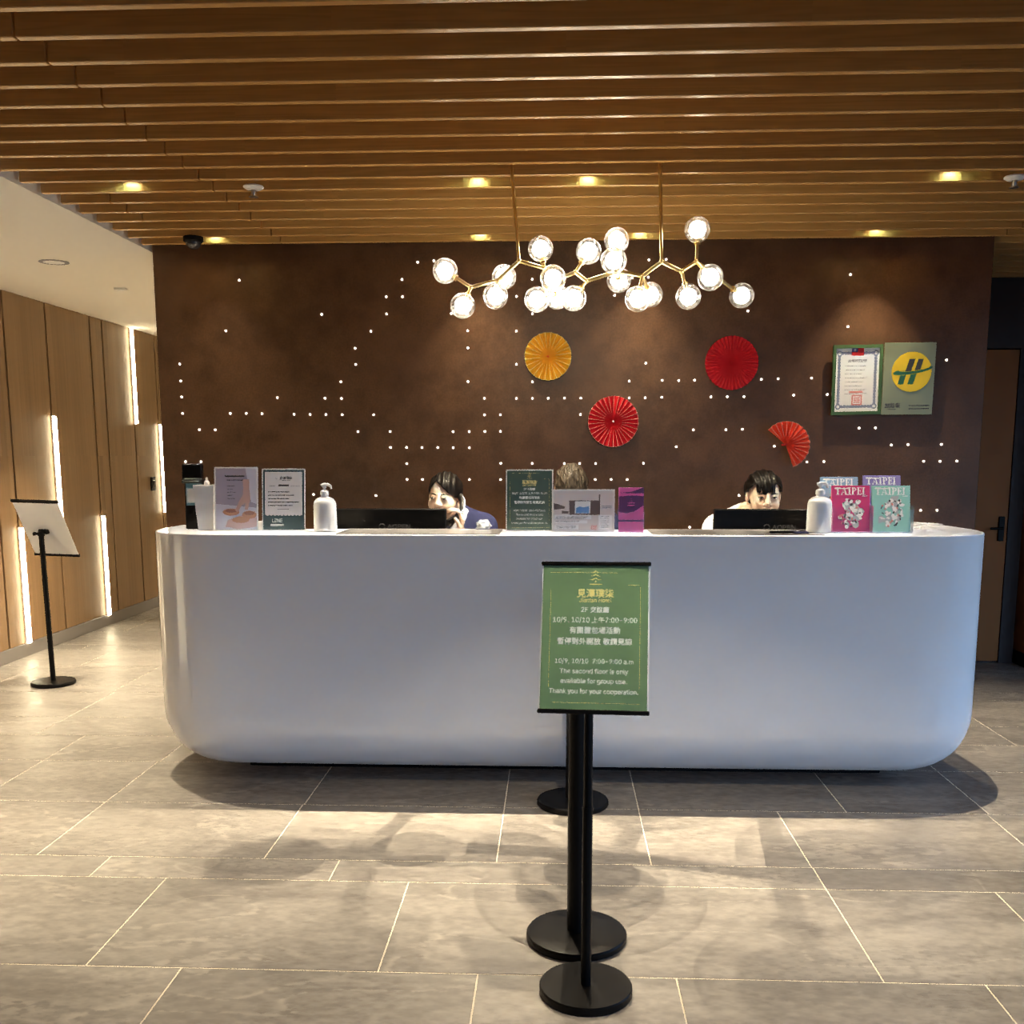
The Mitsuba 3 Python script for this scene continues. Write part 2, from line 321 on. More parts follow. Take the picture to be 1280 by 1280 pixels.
def slat_wood(p, n, uv):
    k = dr.floor(p.y / 0.1813)
    r = mikit.cell_rand(k, dr.floor(p.x / 1.3 + 3.1 * mikit.cell_rand(k, 3)), 5)
    g = mikit.fbm(p.x * 0.9 + 31 * r, p.y * 26 + p.x * 0.9, p.z * 26 + 9 * r, octaves=4)
    ring = 0.5 + 0.5 * dr.sin(34 * (g + p.z * 3.0) + 6 * r)
    return mikit.mix((0.44, 0.225, 0.062), (0.64, 0.36, 0.115), 0.55 * g + 0.3 * ring + 0.15 * r)


def panel_wood(p, n, uv):
    k = dr.floor(p.y / 0.075)
    r = mikit.cell_rand(k, dr.floor(p.z / 2.9 + 0.5), 2)
    g = mikit.fbm(p.y * 34 + 11 * r, p.z * 0.8 + 5 * r, p.x * 4, octaves=4)
    f = mikit.fbm(p.y * 120, p.z * 2.2, 3.0, octaves=2)
    return mikit.mix((0.16, 0.092, 0.042), (0.30, 0.187, 0.094), 0.5 * g + 0.3 * r + 0.2 * f)


def rust(p, n, uv):
    a = mikit.fbm(p.x * 1.7, p.z * 1.7, 4.0, octaves=4)
    b = mikit.fbm(p.x * 9, p.z * 9, 8.0, octaves=4)
    c = mikit.noise(p.x * 140, p.z * 140, 2.0)
    base = mikit.mix((0.048, 0.021, 0.008), (0.090, 0.043, 0.019), mikit.smoothstep(0.25, 0.75, 0.6 * a + 0.4 * b))
    return base * (0.9 + 0.2 * c)


def stone(seed):
    tone = (0.92, 1.0, 1.07, 0.97)[seed]

    def fn(p, n, uv):
        x, y = p.x + 7.3 * seed, p.y + 3.1 * seed
        warp = mikit.fbm(x * 1.1, y * 2.6, seed + 0.5, octaves=3)
        streak = mikit.fbm(x * 1.0 + warp * 2.0, y * 9.0 + warp * 5.0, seed + 3.0, octaves=4)
        fine = mikit.fbm(x * 30, y * 55, seed + 9.0, octaves=3)
        vein = 1 - mikit.smoothstep(0.0, 0.022, dr.abs(mikit.fbm(x * 0.8 + warp, y * 3.0 + warp * 2.2, seed + 21.0, octaves=4) - 0.5))
        pit = mikit.smoothstep(0.70, 0.80, mikit.noise(x * 55, y * 120, seed + 2.0)) * mikit.smoothstep(0.45, 0.7, warp)
        c = mikit.mix((0.118, 0.107, 0.097), (0.245, 0.229, 0.207), mikit.smoothstep(.1, .95, 0.55 * streak + 0.45 * fine))
        c = mikit.mix(c, (0.44, 0.41, 0.36), 0.18 * vein * mikit.smoothstep(0.4, 0.6, fine + 0.1))
        return c * tone * (1 - 0.18 * pit)
    return fn


def stone_rough(p, n, uv):
    return 0.30 + 0.22 * mikit.fbm(p.x * 6, p.y * 18, 1.0, octaves=3)


mat('m_slat', mikit.proc(slat_wood), 0.30, 0.6)
mat('m_slat_joint', (0.05, 0.028, 0.012), 0.7)
mat('m_panel', mikit.proc(panel_wood), 0.48, 0.45)
mat('m_gap', (0.03, 0.02, 0.014), 0.7)
mat('m_rust', mikit.proc(rust), 0.45, 0.4)
for s in range(4):
    mat(f'm_stone_{s}', mikit.proc(stone(s)), mikit.proc(stone_rough), 0.5)
mat('m_grout', (0.62, 0.56, 0.46), 0.8, 0.2)
mat('m_plaster', (0.88, 0.85, 0.78), 0.85, 0.2)
mat('m_skirting', (0.20, 0.185, 0.175), 0.4)
mat('m_desk', (0.80, 0.80, 0.80), 0.17, 0.5)
mat('m_white_plastic', (0.84, 0.83, 0.80), 0.35, 0.5)
mat('m_white', (0.86, 0.86, 0.85), 0.6, 0.3)
mat('m_paper', (0.90, 0.89, 0.87), 0.7, 0.2)
mat('m_black', (0.0012, 0.0012, 0.0014), 0.30, 0.08)
mat('m_black_satin', (0.002, 0.002, 0.0023), 0.38, 0.12)
mat('m_black_glass', (0.012, 0.013, 0.016), 0.12, 0.8)
mat('m_grey_print', (0.035, 0.035, 0.037), 0.5)
mat('m_dark_ink', (0.03, 0.03, 0.035), 0.6)
mat('m_mid_ink', (0.30, 0.29, 0.30), 0.6)
mat('m_brass', (0.80, 0.60, 0.27), 0.28, metal=1.0)
mat('m_steel', (0.62, 0.62, 0.62), 0.3, metal=1.0)
mat('m_green', (0.11, 0.20, 0.11), 0.30, 0.5, coat=0.5)
mat('m_green_dark', (0.060, 0.105, 0.078), 0.30, 0.5, coat=0.4)
mat('m_green_frame', (0.040, 0.095, 0.032), 0.45)
mat('m_plaque', (0.23, 0.255, 0.165), 0.35, 0.5, metal=0.25)
mat('m_gold_print', (0.90, 0.74, 0.30), 0.5)
mat('m_yellow', (0.86, 0.60, 0.03), 0.5)
mat('m_red', (0.55, 0.012, 0.020), 0.6)
mat('m_red_fan', (0.62, 0.016, 0.028), 0.65, two=True)
mat('m_orange_fan', (0.78, 0.075, 0.035), 0.65, two=True)
mat('m_yellow_fan', (0.88, 0.50, 0.03), 0.65, two=True)
mat('m_fan_edge', (0.85, 0.42, 0.34), 0.6)
mat('m_fan_edge_yellow', (0.95, 0.80, 0.40), 0.6)
mat('m_blue_flag', (0.02, 0.03, 0.16), 0.6)
mat('m_blue_border', (0.22, 0.25, 0.36), 0.6)
mat('m_seal', (0.70, 0.25, 0.22), 0.6)
mat('m_mark_green', (0.012, 0.09, 0.05), 0.5)
mat('m_navy_print', (0.035, 0.075, 0.095), 0.5)
mat('m_mauve', (0.42, 0.37, 0.47), 0.5)
mat('m_mauve_light', (0.70, 0.68, 0.78), 0.5)
mat('m_pink_cloth', (0.70, 0.48, 0.48), 0.5)
mat('m_skin_print', (0.66, 0.44, 0.40), 0.5)
mat('m_bread', (0.62, 0.30, 0.20), 0.5)
mat('m_bread_dark', (0.40, 0.17, 0.13), 0.5)
mat('m_screen_blue', (0.45, 0.62, 0.68), 0.4)
mat('m_teal_print', (0.08, 0.20, 0.26), 0.4)
mat('m_hot_pink', (0.80, 0.13, 0.42), 0.4)
mat('m_purple', (0.10, 0.018, 0.11), 0.4)
mat('m_magenta', (0.52, 0.035, 0.16), 0.4)
mat('m_aqua', (0.30, 0.62, 0.56), 0.4)
mat('m_sky_blue', (0.26, 0.42, 0.60), 0.4)
mat('m_lilac', (0.26, 0.22, 0.50), 0.4)
mat('m_print_grey', (0.42, 0.48, 0.50), 0.5)
mat('m_room_beige', (0.78, 0.70, 0.67), 0.5)
mat('m_room_brown', (0.13, 0.09, 0.085), 0.5)
mat('m_room_blue', (0.12, 0.30, 0.62), 0.5)
mat('m_room_white', (0.92, 0.91, 0.91), 0.5)
mat('m_skin', (0.64, 0.42, 0.31), 0.45, 0.4)
mat('m_lip', (0.60, 0.20, 0.18), 0.4)
mat('m_hair', (0.0016, 0.0013, 0.0012), 0.40, 0.10)
mat('m_hair_brown', mikit.proc(lambda p, n, uv: mikit.mix((.003, .0022, .0018), (.030, .024, .017), mikit.smoothstep(.15, .95, mikit.fbm(p.x * 260, p.y * 30, p.z * 40, octaves=2)))), 0.5, 0.10)
mat('m_eye_dark', (0.012, 0.008, 0.006), 0.15)
mat('m_eye_white', (0.72, 0.68, 0.66), 0.3)
mat('m_navy', (0.010, 0.012, 0.034), 0.8, 0.04)
mat('m_blouse', (0.78, 0.77, 0.76), 0.75, 0.3)
mat('m_scarf', (0.012, 0.015, 0.030), 0.4)
mat('m_door', mikit.proc(lambda p, n, uv: panel_wood(p, n, uv) * mi.Color3f(1.2, .75, .40)), 0.5, 0.2)
mat('m_bulkhead', (0.020, 0.012, 0.010), 0.6)
mat('m_sign_letters', (0.92, 0.91, 0.88), 0.7, 0.2)
mat('m_inset_glass', (0.10, 0.10, 0.105), 0.10, 0.8)
mat('m_mullion', (0.06, 0.06, 0.065), 0.4)
scene['m_globe_glass'] = {'type': 'blendbsdf', 'weight': 0.05, 'clear': {'type': 'thindielectric', 'int_ior': 1.5}, 'veil': {'type': 'twosided', 'bsdf': {'type': 'diffuse', 'reflectance': rgb((.9, .9, .9))}}}
scene['m_pane'] = {'type': 'thindielectric', 'int_ior': 1.5}
scene['m_acrylic'] = {'type': 'thindielectric', 'int_ior': 1.49}

# ------------------------------------------------------------------ the room
XL, XW0, XW1, XR, YW, YF, ZC = -3.865, -2.285, 2.38, 4.8, 5.79, -4.5, 2.60

# floor: light grout bed, each stone tile a piece of its own
struct('floor', box(XL - .1, XR + .1, YF, 12.1, -0.10, -0.0010), 'm_grout', 'floor of large grey-beige stone tiles with pale joints')
part('floor', 'entrance_slab', box(XL, XR, YF, 0.055, -0.001, 0.0), 'm_stone_0')
ROWS = [0.06, 0.66, 1.26, 1.435, 2.035, 2.635, 3.24, 3.42, 3.99, 4.555, 4.99, 5.352, 5.94, 6.13, 6.70, 7.30, 7.48, 8.08, 8.68, 8.86, 9.46, 10.06, 10.24, 10.84, 11.44, 12.0]
JOINTS = {2.035: [-1.064, -.213, .345, 1.195], 2.635: [-1.345, -.498, .92, 1.48], 3.24: [-1.62, -.776, .07, .92, 1.77], 3.42: [-1.90, -1.055, -.207, .349, .917, 1.765],
          3.99: [-2.46, -1.90, -1.05, -.207, .35, 1.20, 1.775], 4.555: [-2.46, -1.89, -1.05, -.2, .65, 1.20, 1.775], 4.99: [-2.73, -1.89, -.76, .35, 1.2, 2.33], 5.352: [-2.73, -1.6, -.5, .35, 1.5, 2.33]}
trng = np.random.default_rng(11)
for y0, y1 in zip(ROWS[:-1], ROWS[1:]):
    js = list(JOINTS.get(y0, np.arange(-1.9 + trng.choice([0, .28, .56, -.28]), 3.0, .85)))
    while js[0] - .85 > XL + .1:
        js.insert(0, js[0] - .85)
    xmax = XR if y0 < 7.1 else -2.2
    while js[-1] + .85 < XR - .1:
        js.append(js[-1] + .85)
    xs = [XL] + [j for j in js if j < xmax - .1] + [xmax]
    for x0, x1 in zip(xs[:-1], xs[1:]):
        part('floor', 'tile', box(x0 + .0026, x1 - .0026, y0 + .0026, y1 - .0026, -0.014, 0.0, .0006), f'm_stone_{trng.integers(0, 4)}')

# walls
struct('wall_back', box(XW0, XW1, YW, YW + .15, 0, 2.74, .004), 'm_rust', 'brown rust-patterned feature wall behind the reception desk')
struct('wall_corridor', cat([box(XW0, XW0 + .1, YW + .15, 12, 0, 2.74), box(XL, XW0 + .1, 12, 12.1, 0, 2.74)]), 'm_plaster', 'corridor wall behind the feature wall')
struct('wall_core', box(XW1 - .1, XW1, YW + .15, 7.25, 0, 2.74), 'm_bulkhead', 'dark side of the feature wall')
struct('wall_left', box(XL - .10, XL - .028, YF, 12, 0, 2.74), 'm_gap', 'left wall of upright wooden panels')
PJ = [-4.5, -3.9, -3.17, -2.94, -2.38, -1.82, -1.23, -.5, -.27, .29, .85, 1.44, 2.17, 2.40, 2.96, 3.52, 4.11, 4.70, 5.28, 5.51, 6.22, 6.81, 7.045, 7.64, 8.37, 8.60, 9.165, 9.725, 10.3, 11.0, 11.23, 12.0]
for a, b in zip(PJ[:-1], PJ[1:]):
    part('wall_left', 'panel', box(XL - .028, XL, a + .012, b - .012, .097, 2.595, .0015), 'm_panel')
struct('baseboard_left', box(XL - .028, XL + .006, YF, 12, 0.0, .095, .002), 'm_skirting', 'grey stone baseboard under the wooden panels')
# right rear: door, dark bulkhead, wooden pier
struct('wall_rear', cat([box(XW1, XR, 7.13, 7.25, 0, 2.74), box(XW1, XR, 7.03, 7.13, 2.158, 2.74)]), 'm_bulkhead', 'dark wall and bulkhead beside the feature wall')
struct('door_1', box(2.385, 3.118, 7.06, 7.10, .012, 2.152, .002), 'm_door', 'brown wooden door at the rear right')
part('door_1', 'handle', cat([box(3.055, 3.095, 7.045, 7.06, .86, 1.03, .003), tube([(3.075, 7.05, .95), (3.075, 7.015, .95), (2.985, 7.012, .95)], .008)]), 'm_black_satin', label='black door handle plate')
struct('trim_1', cat([box(3.12, 3.215, 7.05, 7.13, 0, 2.158), box(2.385, 3.12, 7.08, 7.13, 0, .010)]), 'm_bulkhead', 'dark door frame')
struct('wall_right', box(3.24, XR, 6.90, 7.13, .09, 2.158, .003), 'm_door', 'wooden pier beside the door')
struct('baseboard_right', box(3.23, XR, 6.885, 7.13, 0, .09, .002), 'm_black_satin', 'black baseboard of the wooden pier')
# glazed front behind the photographer
struct('wall_front', cat([box(XL, XR, YF - .15, YF, 2.45, 2.74), box(XL, .14, YF - .15, YF, 0, 2.45)]), 'm_plaster', 'front wall')
struct('wall_side', cat([box(XR, XR + .12, 5.2, 7.25, 0, 2.74), box(XR, XR + .12, YF - .15, 5.2, 2.45, 2.74)]), 'm_plaster', 'right side wall')
wk = struct('window_1', cat([box(x - .03, x + .03, YF - .1, YF - .04, 0, 2.45) for x in (.17, 1.71, 3.25, 4.77)] + [box(.14, XR, YF - .1, YF - .04, 0, .06)]), 'm_mullion', 'glazed entrance front')
for x in (.17, 1.71, 3.25):
    part(wk, 'pane', box(x + .03, x + 1.49, YF - .072, YF - .070, .06, 2.45), 'm_pane')
wk = struct('window_2', cat([box(XR + .04, XR + .10, y - .03, y + .03, 0, 2.45) for y in (-4.4, -2.55, -.7, 1.15, 3.0, 5.17)] + [box(XR + .04, XR + .10, YF, 5.2, 0, .06)]), 'm_mullion', 'side glazing')
for y, y1 in ((-4.4, -2.58), (-2.55, -.73), (-.7, 1.12), (1.15, 2.97), (3.03, 5.14)):
    part(wk, 'pane', box(XR + .069, XR + .071, y + .03, y1, .06, 2.45), 'm_pane')

# ceilings
struct('ceiling', box(XW0 - .02, XR + .1, YF - .1, 7.25, 2.74, 2.85), 'm_slat_joint', 'ceiling of long wooden slats')
struct('ceiling_side', cat([box(XL - .1, XW0 - .018, YF - .1, 12.1, 2.595, 2.85), box(XW0 - .018, XW0, YW, 12.1, 2.66, 2.85)]), 'm_plaster', 'smooth white ceiling over the corridor')
SLAT0, DSL = 2.934, .1813
SECT = {}


def slat_piece(x0, x1):
    key = (round(x0, 3), round(x1, 3))
    if key not in SECT:
        SECT[key] = shape(box(x0, x1, -.0135, .0135, ZC, 2.74, .0022), 'm_slat')
    return SECT[key]


for k in range(-15, 23):
    y = SLAT0 + DSL * k
    runs = [(XW1 + .003, XR)] if k > 15 else [(XW0 + .002, -1.514), (-1.508, XW1 - .003), (XW1 + .003, XR)]
    if k in (10, 11, 12):
        runs = [(XW0 + .002, -2.056), (-2.050, -1.514)] + runs[1:]
    if y > 7.0:
        continue
    for a, b in runs:
        part('ceiling', 'slat', slat_piece(a, b), tw=T().translate([0, y, 0]))

# ------------------------------------------------------------------ ceiling fittings
CAN = shape(cat([lathe([(.030, 0), (.043, 0), (.043, .055), (.0, .055), (.0, .050), (.034, .050), (.030, 0)], 28)]), 'm_black_satin', smooth=30)
LENS = shape(lathe([(0, .001), (.0295, .001), (.0295, .006), (0, .006)], 24), 'm_white')
LENS['emitter'] = {'type': 'area', 'radiance': rgb((150, 105, 45)), 'sampling_weight': 0.25}
ROW1, ROW2, ROW0 = 4.475, 5.563, 2.300


def downlight(x, y, power, label, cutoff, beam, z=2.648):
    d = thing('ceiling_downlight', label, 'ceiling light', 'downlights recessed between the wooden slats')
    part(d, 'housing', CAN, tw=T().translate([x, y, z]))
    part(d, 'lens', LENS, tw=T().translate([x, y, z]))
    spot('spotlight_' + d[-3:] if d[-3:].isdigit() else 'spotlight', (x, y, z - .004), power, cutoff, beam)


D1 = 'warm recessed spotlight between the ceiling slats, '
downlight(-.352, ROW1, P_ROW1, D1 + 'just left of the left chandelier rod', 44, 22)
downlight(.131, ROW1, P_ROW1, D1 + 'between the two chandelier rods', 44, 22)
downlight(1.69, ROW1, P_ROW1, D1 + 'over the right end of the desk', 44, 22)
downlight(-1.897, ROW1, P_ROW1, D1 + 'at the left beside the ceiling sprinkler', 44, 22)
downlight(-.421, ROW2, P_ROW2, D1 + 'near the wall and left of the chandelier', 36, 16)
downlight(.448, ROW2, P_ROW2, D1 + 'near the wall behind the chandelier', 36, 16)
downlight(1.714, ROW2, P_ROW2, D1 + 'near the wall above the framed certificate', 36, 16)
downlight(-1.892, ROW2, P_ROW2 * .3, D1 + 'near the wall beside the dome camera', 36, 16)
for x, w, q in ((-1.9, 'left', 1), (.31, 'middle', 6), (1.69, 'right', 1)):
    downlight(x, ROW0, P_ROW0 * q, f'recessed spotlight above the open floor before the desk, {w} of its row', 46, 26)

# fittings of the white ceiling; the last ones are unseen, added to brighten it
for (x, y), lab, lit in (((-3.014, 7.04), 'small round white downlight on the smooth corridor ceiling', True), ((-3.002, 6.088), 'flat grey round recessed fitting in the smooth white ceiling at the left', False),
                       ((-3.05, 3.3), 'added unseen downlight on the corridor ceiling left of the picture edge', True), ((-3.05, 1.2), 'added unseen downlight on the corridor ceiling beside the photographer', True), ((-3.0, 10.4), 'added unseen downlight far back on the corridor ceiling behind the brown wall', True)):
    r = .045 if lit else .085
    d = thing('corridor_downlight', lab, 'ceiling light')
    part(d, 'rim', lathe([(r * .72, -.004), (r, -.012 if lit else -.003), (r, .0), (r * .72, .0), (r * .72, -.004)], 28, (x, y, 2.595)), 'm_white' if lit else 'm_mid_ink', smooth=30)
    part(d, 'lens', lathe([(0, -.003), (r * .72, -.003), (r * .72, .0), (0, .0)], 28, (x, y, 2.595)), 'm_white')
spot('spotlight_corridor', (-3.014, 7.04, 2.585), P_COR, 36, 20)
spot('spotlight_corridor_front', (-3.002, 6.088, 2.588), P_COR, 36, 20)
spot('added_fill_spot_near', (-3.05, 3.3, 2.58), P_COR * 1.3, 36, 20)  # out-of-view lamp added to lift the white ceiling by floor bounce
spot('added_fill_spot_nearest', (-3.05, 1.2, 2.58), P_COR * 1.3, 36, 20)  # another added unseen lamp, also warms the left side of the desk
spot('added_fill_spot_rear', (-3.0, 10.4, 2.58), P_COR * .7, 36, 20)  # unseen lamp added to light the back of the corridor


def sprinkler(x, y, label):
    s = thing('sprinkler', label, 'sprinkler')
    part(s, 'escutcheon', lathe([(0, 0), (.042, 0), (.045, -.005), (.032, -.014), (.014, -.017), (.014, -.001), (0, -.001)], 28, (x, y, ZC)), 'm_white_plastic', smooth=30)
    part(s, 'head', cat([lathe([(0, -.014), (.009, -.014), (.009, -.030), (.004, -.040), (0, -.040)], 16, (x, y, ZC)), lathe([(0, -.046), (.019, -.046), (.019, -.043), (0, -.043)], 20, (x, y, ZC)),
                         box(x - .012, x - .009, y - .002, y + .002, ZC - .045, ZC - .028), box(x + .009, x + .012, y - .002, y + .002, ZC - .045, ZC - .028)]), 'm_steel', smooth=30)


sprinkler(-1.311, 4.485, 'white ceiling sprinkler on the wooden slats at the left')
sprinkler(1.908, 4.485, 'white ceiling sprinkler at the right edge of the wooden slats')
c = thing('dome_camera', 'black dome security camera under the wooden slats at the left', 'security camera')
part(c, 'base', lathe([(0, 0), (.052, 0), (.052, -.022), (.046, -.028), (0, -.028)], 32, (-1.934, 5.472, ZC)), 'm_black_satin', smooth=30)
part(c, 'dome', lathe([(.040 * math.cos(a), -.028 - .036 * math.sin(a)) for a in np.linspace(0, PI / 2, 12)] + [(0, -.028)], 32, (-1.934, 5.472, ZC)), 'm_black_glass', smooth=50)

# upright light strips in the joints of the left wall
for y, z0, z1, lab in ((7.045, .09, .943, 'lower left upright light strip, left of the document stand pole'), (7.64, .974, 1.757, 'upright light strip whose lower end goes behind the document stand board'),
                       (8.37, .084, .951, 'upright light strip reaching down to the baseboard, right of the document stand'), (9.165, 1.735, 2.59, 'upright light strip that runs up to the white ceiling'),
                       (9.725, .893, 1.755, 'upright light strip closest to the brown wall'), (5.51, .09, .943, 'low light strip nearest the left end of the desk, outside the picture'), (4.70, .90, 1.757, 'middle light strip beside the desk front, outside the picture'), (3.52, .09, .943, 'low light strip before the desk, outside the picture')):
    s = thing('light_strip', 'bright white ' + lab, 'wall light', 'light strips in the wooden wall')
    part(s, 'housing', box(XL - .025, XL + .012, y - .024, y + .024, z0, z1, .002), 'm_white_plastic')
    d = shape(box(XL + .012, XL + .030, y - .022, y + .022, z0 + .004, z1 - .004, .005), 'm_white_plastic')
    d['emitter'] = {'type': 'area', 'radiance': rgb((LED * 1.0, LED * .86, LED * .56)), 'sampling_weight': 0.5}
    part(s, 'diffuser', d)
q = thing('wall_switch', 'small black card reader on the wooden wall beside a light strip', 'switch')
part(q, 'plate', box(XL, XL + .012, 9.45, 9.55, 1.12, 1.25, .003), 'm_black_satin')
part(q, 'button', box(XL + .012, XL + .016, 9.475, 9.525, 1.15, 1.22, .002), 'm_black_glass')

# ------------------------------------------------------------------ points of light on the feature wall
STUDS = [(-1.793, 2.430), (-1.329, 2.240), (-1.882, 2.153), (-1.143, 2.052), (-1.142, 1.963), (-2.159, 1.970), (-2.158, 1.875), (-1.230, 1.867), (-2.157, 1.785), (-1.600, 1.779), (-1.324, 1.775), (-1.229, 1.773), (-2.156, 1.692), (-1.877, 1.691), (-1.784, 1.691), (-1.692, 1.689), (-1.506, 1.685), (-1.413, 1.684), (-1.321, 1.683), (-1.227, 1.682), (-2.062, 1.599), (-1.969, 1.598), (-1.138, 1.586), (-2.153, 1.416), (-2.061, 1.416), (-1.407, 1.227), (-0.779, 2.519), (-0.688, 2.525), (-0.869, 2.426), (-0.960, 2.334), (-0.868, 2.333), (-0.960, 2.240), (-1.051, 2.146), (-0.138, 2.422), (-0.226, 2.330), (-0.137, 2.235), (-0.227, 2.141), (-0.593, 2.240), (-0.502, 2.145), (-0.501, 2.051), (-0.227, 1.959), (-0.502, 1.865), (-0.136, 1.862), (-0.409, 1.771), (-0.227, 1.770), (-0.136, 1.770), (-0.046, 1.770), (-1.045, 1.681), (-0.409, 1.679), (-0.318, 1.679), (-0.952, 1.586), (-0.590, 1.585), (-0.497, 1.585), (-0.408, 1.585), (-0.318, 1.586), (-0.952, 1.496), (-0.859, 1.496), (-0.770, 1.495), (-0.679, 1.495), (-0.590, 1.494), (-0.497, 1.494), (-0.859, 1.404), (-0.317, 1.405), (-0.137, 1.404), (-0.859, 1.313), (-0.770, 1.313), (-0.498, 1.313), (-0.318, 1.313), (-1.042, 1.221), (0.508, 2.520), (0.602, 2.521), (0.416, 2.425), (0.506, 2.427), (0.321, 2.332), (1.059, 2.242), (0.501, 1.962), (0.410, 1.864), (0.595, 1.867), (0.687, 1.866), (0.776, 1.867), (0.046, 1.771), (0.138, 1.771), (0.411, 1.771), (0.501, 1.771), (0.594, 1.774), (0.869, 1.775), (0.961, 1.776), (1.054, 1.776), (0.137, 1.680), (0.776, 1.592), (0.959, 1.593), (1.051, 1.595), (0.682, 1.498), (0.047, 1.404), (0.135, 1.404), (0.226, 1.404), (0.498, 1.405), (0.225, 1.313), (0.316, 1.313), (0.407, 1.313), (1.044, 1.223), (0.318, 1.774), (1.613, 2.432), (1.612, 2.154), (1.147, 1.870), (1.240, 1.873), (1.425, 1.876), (1.701, 1.600), (1.792, 1.601), (1.885, 1.506), (1.977, 1.508), (2.161, 1.509), (2.069, 1.415), (2.160, 1.415), (2.253, 1.416), (1.233, 1.500), (1.419, 1.412), (1.514, 1.414), (1.604, 1.324), (2.068, 1.140), (2.160, 1.140), (2.161, 1.971), (1.516, 1.786), (1.330, 1.783), (0.769, 1.041)]
srng = np.random.default_rng(5)
STUD = shape(lathe([(0, -.006), (.0052, -.005), (.0070, -.002), (.0072, .004), (0, .004)], 14).apply_transform(trimesh.transformations.rotation_matrix(-PI / 2, [1, 0, 0])), 'm_white_plastic', smooth=40)
STUD['emitter'] = {'type': 'area', 'radiance': rgb((2.6, 2.3, 1.9)), 'sampling_weight': 0.0}
for x, z in STUDS:
    single('wall_stud_light', STUD, None, 'tiny white point light set into the brown feature wall', 'wall light', 'scattered point lights in the brown wall', tw=T().translate([x, YW - .002, z]))

# ------------------------------------------------------------------ reception desk: one seamless white shell, open towards the wall for the staff
DZ = 1.122                                            # height of the ledge


def desk_outline():
    half = [(0, 4.150), (.9, 4.150), (1.40, 4.152), (1.50, 4.158), (1.60, 4.178), (1.69, 4.222), (1.765, 4.292), (1.812, 4.380), (1.829, 4.480), (1.832, 4.58), (1.822, 4.70), (1.803, 4.86), (1.776, 5.02), (1.74, 5.05)]
    r = [(x + .030, y) for x, y in half]
    l = [(-x + .030, y) for x, y in half[:0:-1]]
    p = Polygon(r + l)
    return p.buffer(-.02).buffer(.02, quad_segs=12)


def loft(outline, levels, n=260):
    """Stacked inset copies of an outline; levels = (z, inset)."""
    rings = []
    for z, ins in levels:
        q = outline.buffer(-ins, quad_segs=16) if ins else outline
        b = q.exterior
        c = np.array(q.centroid.coords[0])
        pts = np.array([b.interpolate(t, normalized=True).coords[0] for t in np.linspace(0, 1, n, endpoint=False)])
        i0 = np.argmin(np.abs(np.arctan2(pts[:, 1] - c[1], pts[:, 0] - c[0])))
        pts = np.roll(pts, -i0, axis=0)
        if Polygon(pts).exterior.is_ccw is False:
            pts = pts[::-1]
        rings.append(np.c_[pts, np.full(n, z)])
    V = np.vstack(rings)
    F = []
    for i in range(len(rings) - 1):
        for j in range(n):
            a, b = i * n + j, i * n + (j + 1) % n
            F += [[a, b, b + n], [a, b + n, a + n]]
    c0, c1 = len(V), len(V) + 1
    V = np.vstack([V, [rings[0].mean(0)], [rings[-1].mean(0)]])
    for j in range(n):
        F += [[c0, (j + 1) % n, j], [c1, (len(rings) - 1) * n + j, (len(rings) - 1) * n + (j + 1) % n]]
    m = trimesh.Trimesh(V, np.array(F), process=False)
    if m.volume < 0:
        m.invert()
    return m


OUT = desk_outline()
fil = .27
lev = [(.055 + fil * (1 - math.cos(a)), fil * (1 - math.sin(a))) for a in np.linspace(0.0, PI / 2, 14)]
lev = [(.055, fil + .06)] + lev
lev += [(.6, 0), (.85, 0), (DZ - .006, 0), (DZ - .002, .0018), (DZ, .006)]
shell = man(loft(OUT, lev)) - man(box(-1.46, 1.52, 4.49, 5.4, .76, 2)) - man(box(-1.42, 1.48, 4.42, 5.4, .02, .72)) - man(box(-1.42, 1.48, 4.86, 5.4, .02, 2))
desk = thing('reception_desk', 'long glossy white reception desk with rounded ends in front of the brown wall', 'reception desk')
part(desk, 'body', unman(shell), 'm_desk', smooth=35)
pl = OUT.buffer(-.36)
part(desk, 'plinth', cat([extrude(pl.difference(sbox(-1.42, 4.60, 1.48, 5.4)), .10, 0.0)]), 'm_black_satin', label='recessed black plinth under the desk')
for x0, x1 in ((-.93, -.235), (.405, 1.115)):
    part(desk, 'glass_inset', box(x0, x1, 4.185, 4.488, DZ, DZ + .0025, .001), 'm_inset_glass', label='dark glass set into the desk ledge')

# ------------------------------------------------------------------ chandelier
CYD = 4.30


def cpt(u, v, dy=0.0):
    return at(520 + u / 2.909, 200 + v / 2.909, CYD + dy)


N = {'A': cpt(200, 463), 'B': cpt(297, 437), 'C': cpt(375, 367), 'D': cpt(467, 393), 'E': cpt(580, 408), 'F': cpt(620, 440), 'G': cpt(728, 405, -.02), 'H': cpt(823, 423), 'I': cpt(893, 370), 'J': cpt(966, 405), 'K': cpt(1020, 370),
     'L': cpt(488, 478, .0), 'M': cpt(500, 440, -.02)}
GL = [(106, 403, 0, 'A'), (170, 530, -.03, 'A'), (320, 425, .11, 'B'), (289, 495, -.06, 'B'), (453, 323, 0, 'D'), (498, 430, -.15, 'M'), (440, 507, -.04, 'L'), (513, 498, .12, 'L'), (574, 503, -.02, 'F'), (628, 332, 0, 'E'),
      (730, 292, .06, 'G'), (719, 366, -.13, 'G'), (738, 437, .13, 'G'), (806, 505, -.06, 'H'), (852, 490, .10, 'H'), (1023, 253, 0, 'K'), (990, 497, 0, 'J'), (1070, 427, -.10, 'K'), (1184, 493, .12, 'K')]
ch = thing('chandelier', 'branching brass chandelier with round clear glass globe lights hanging over the desk', 'chandelier')
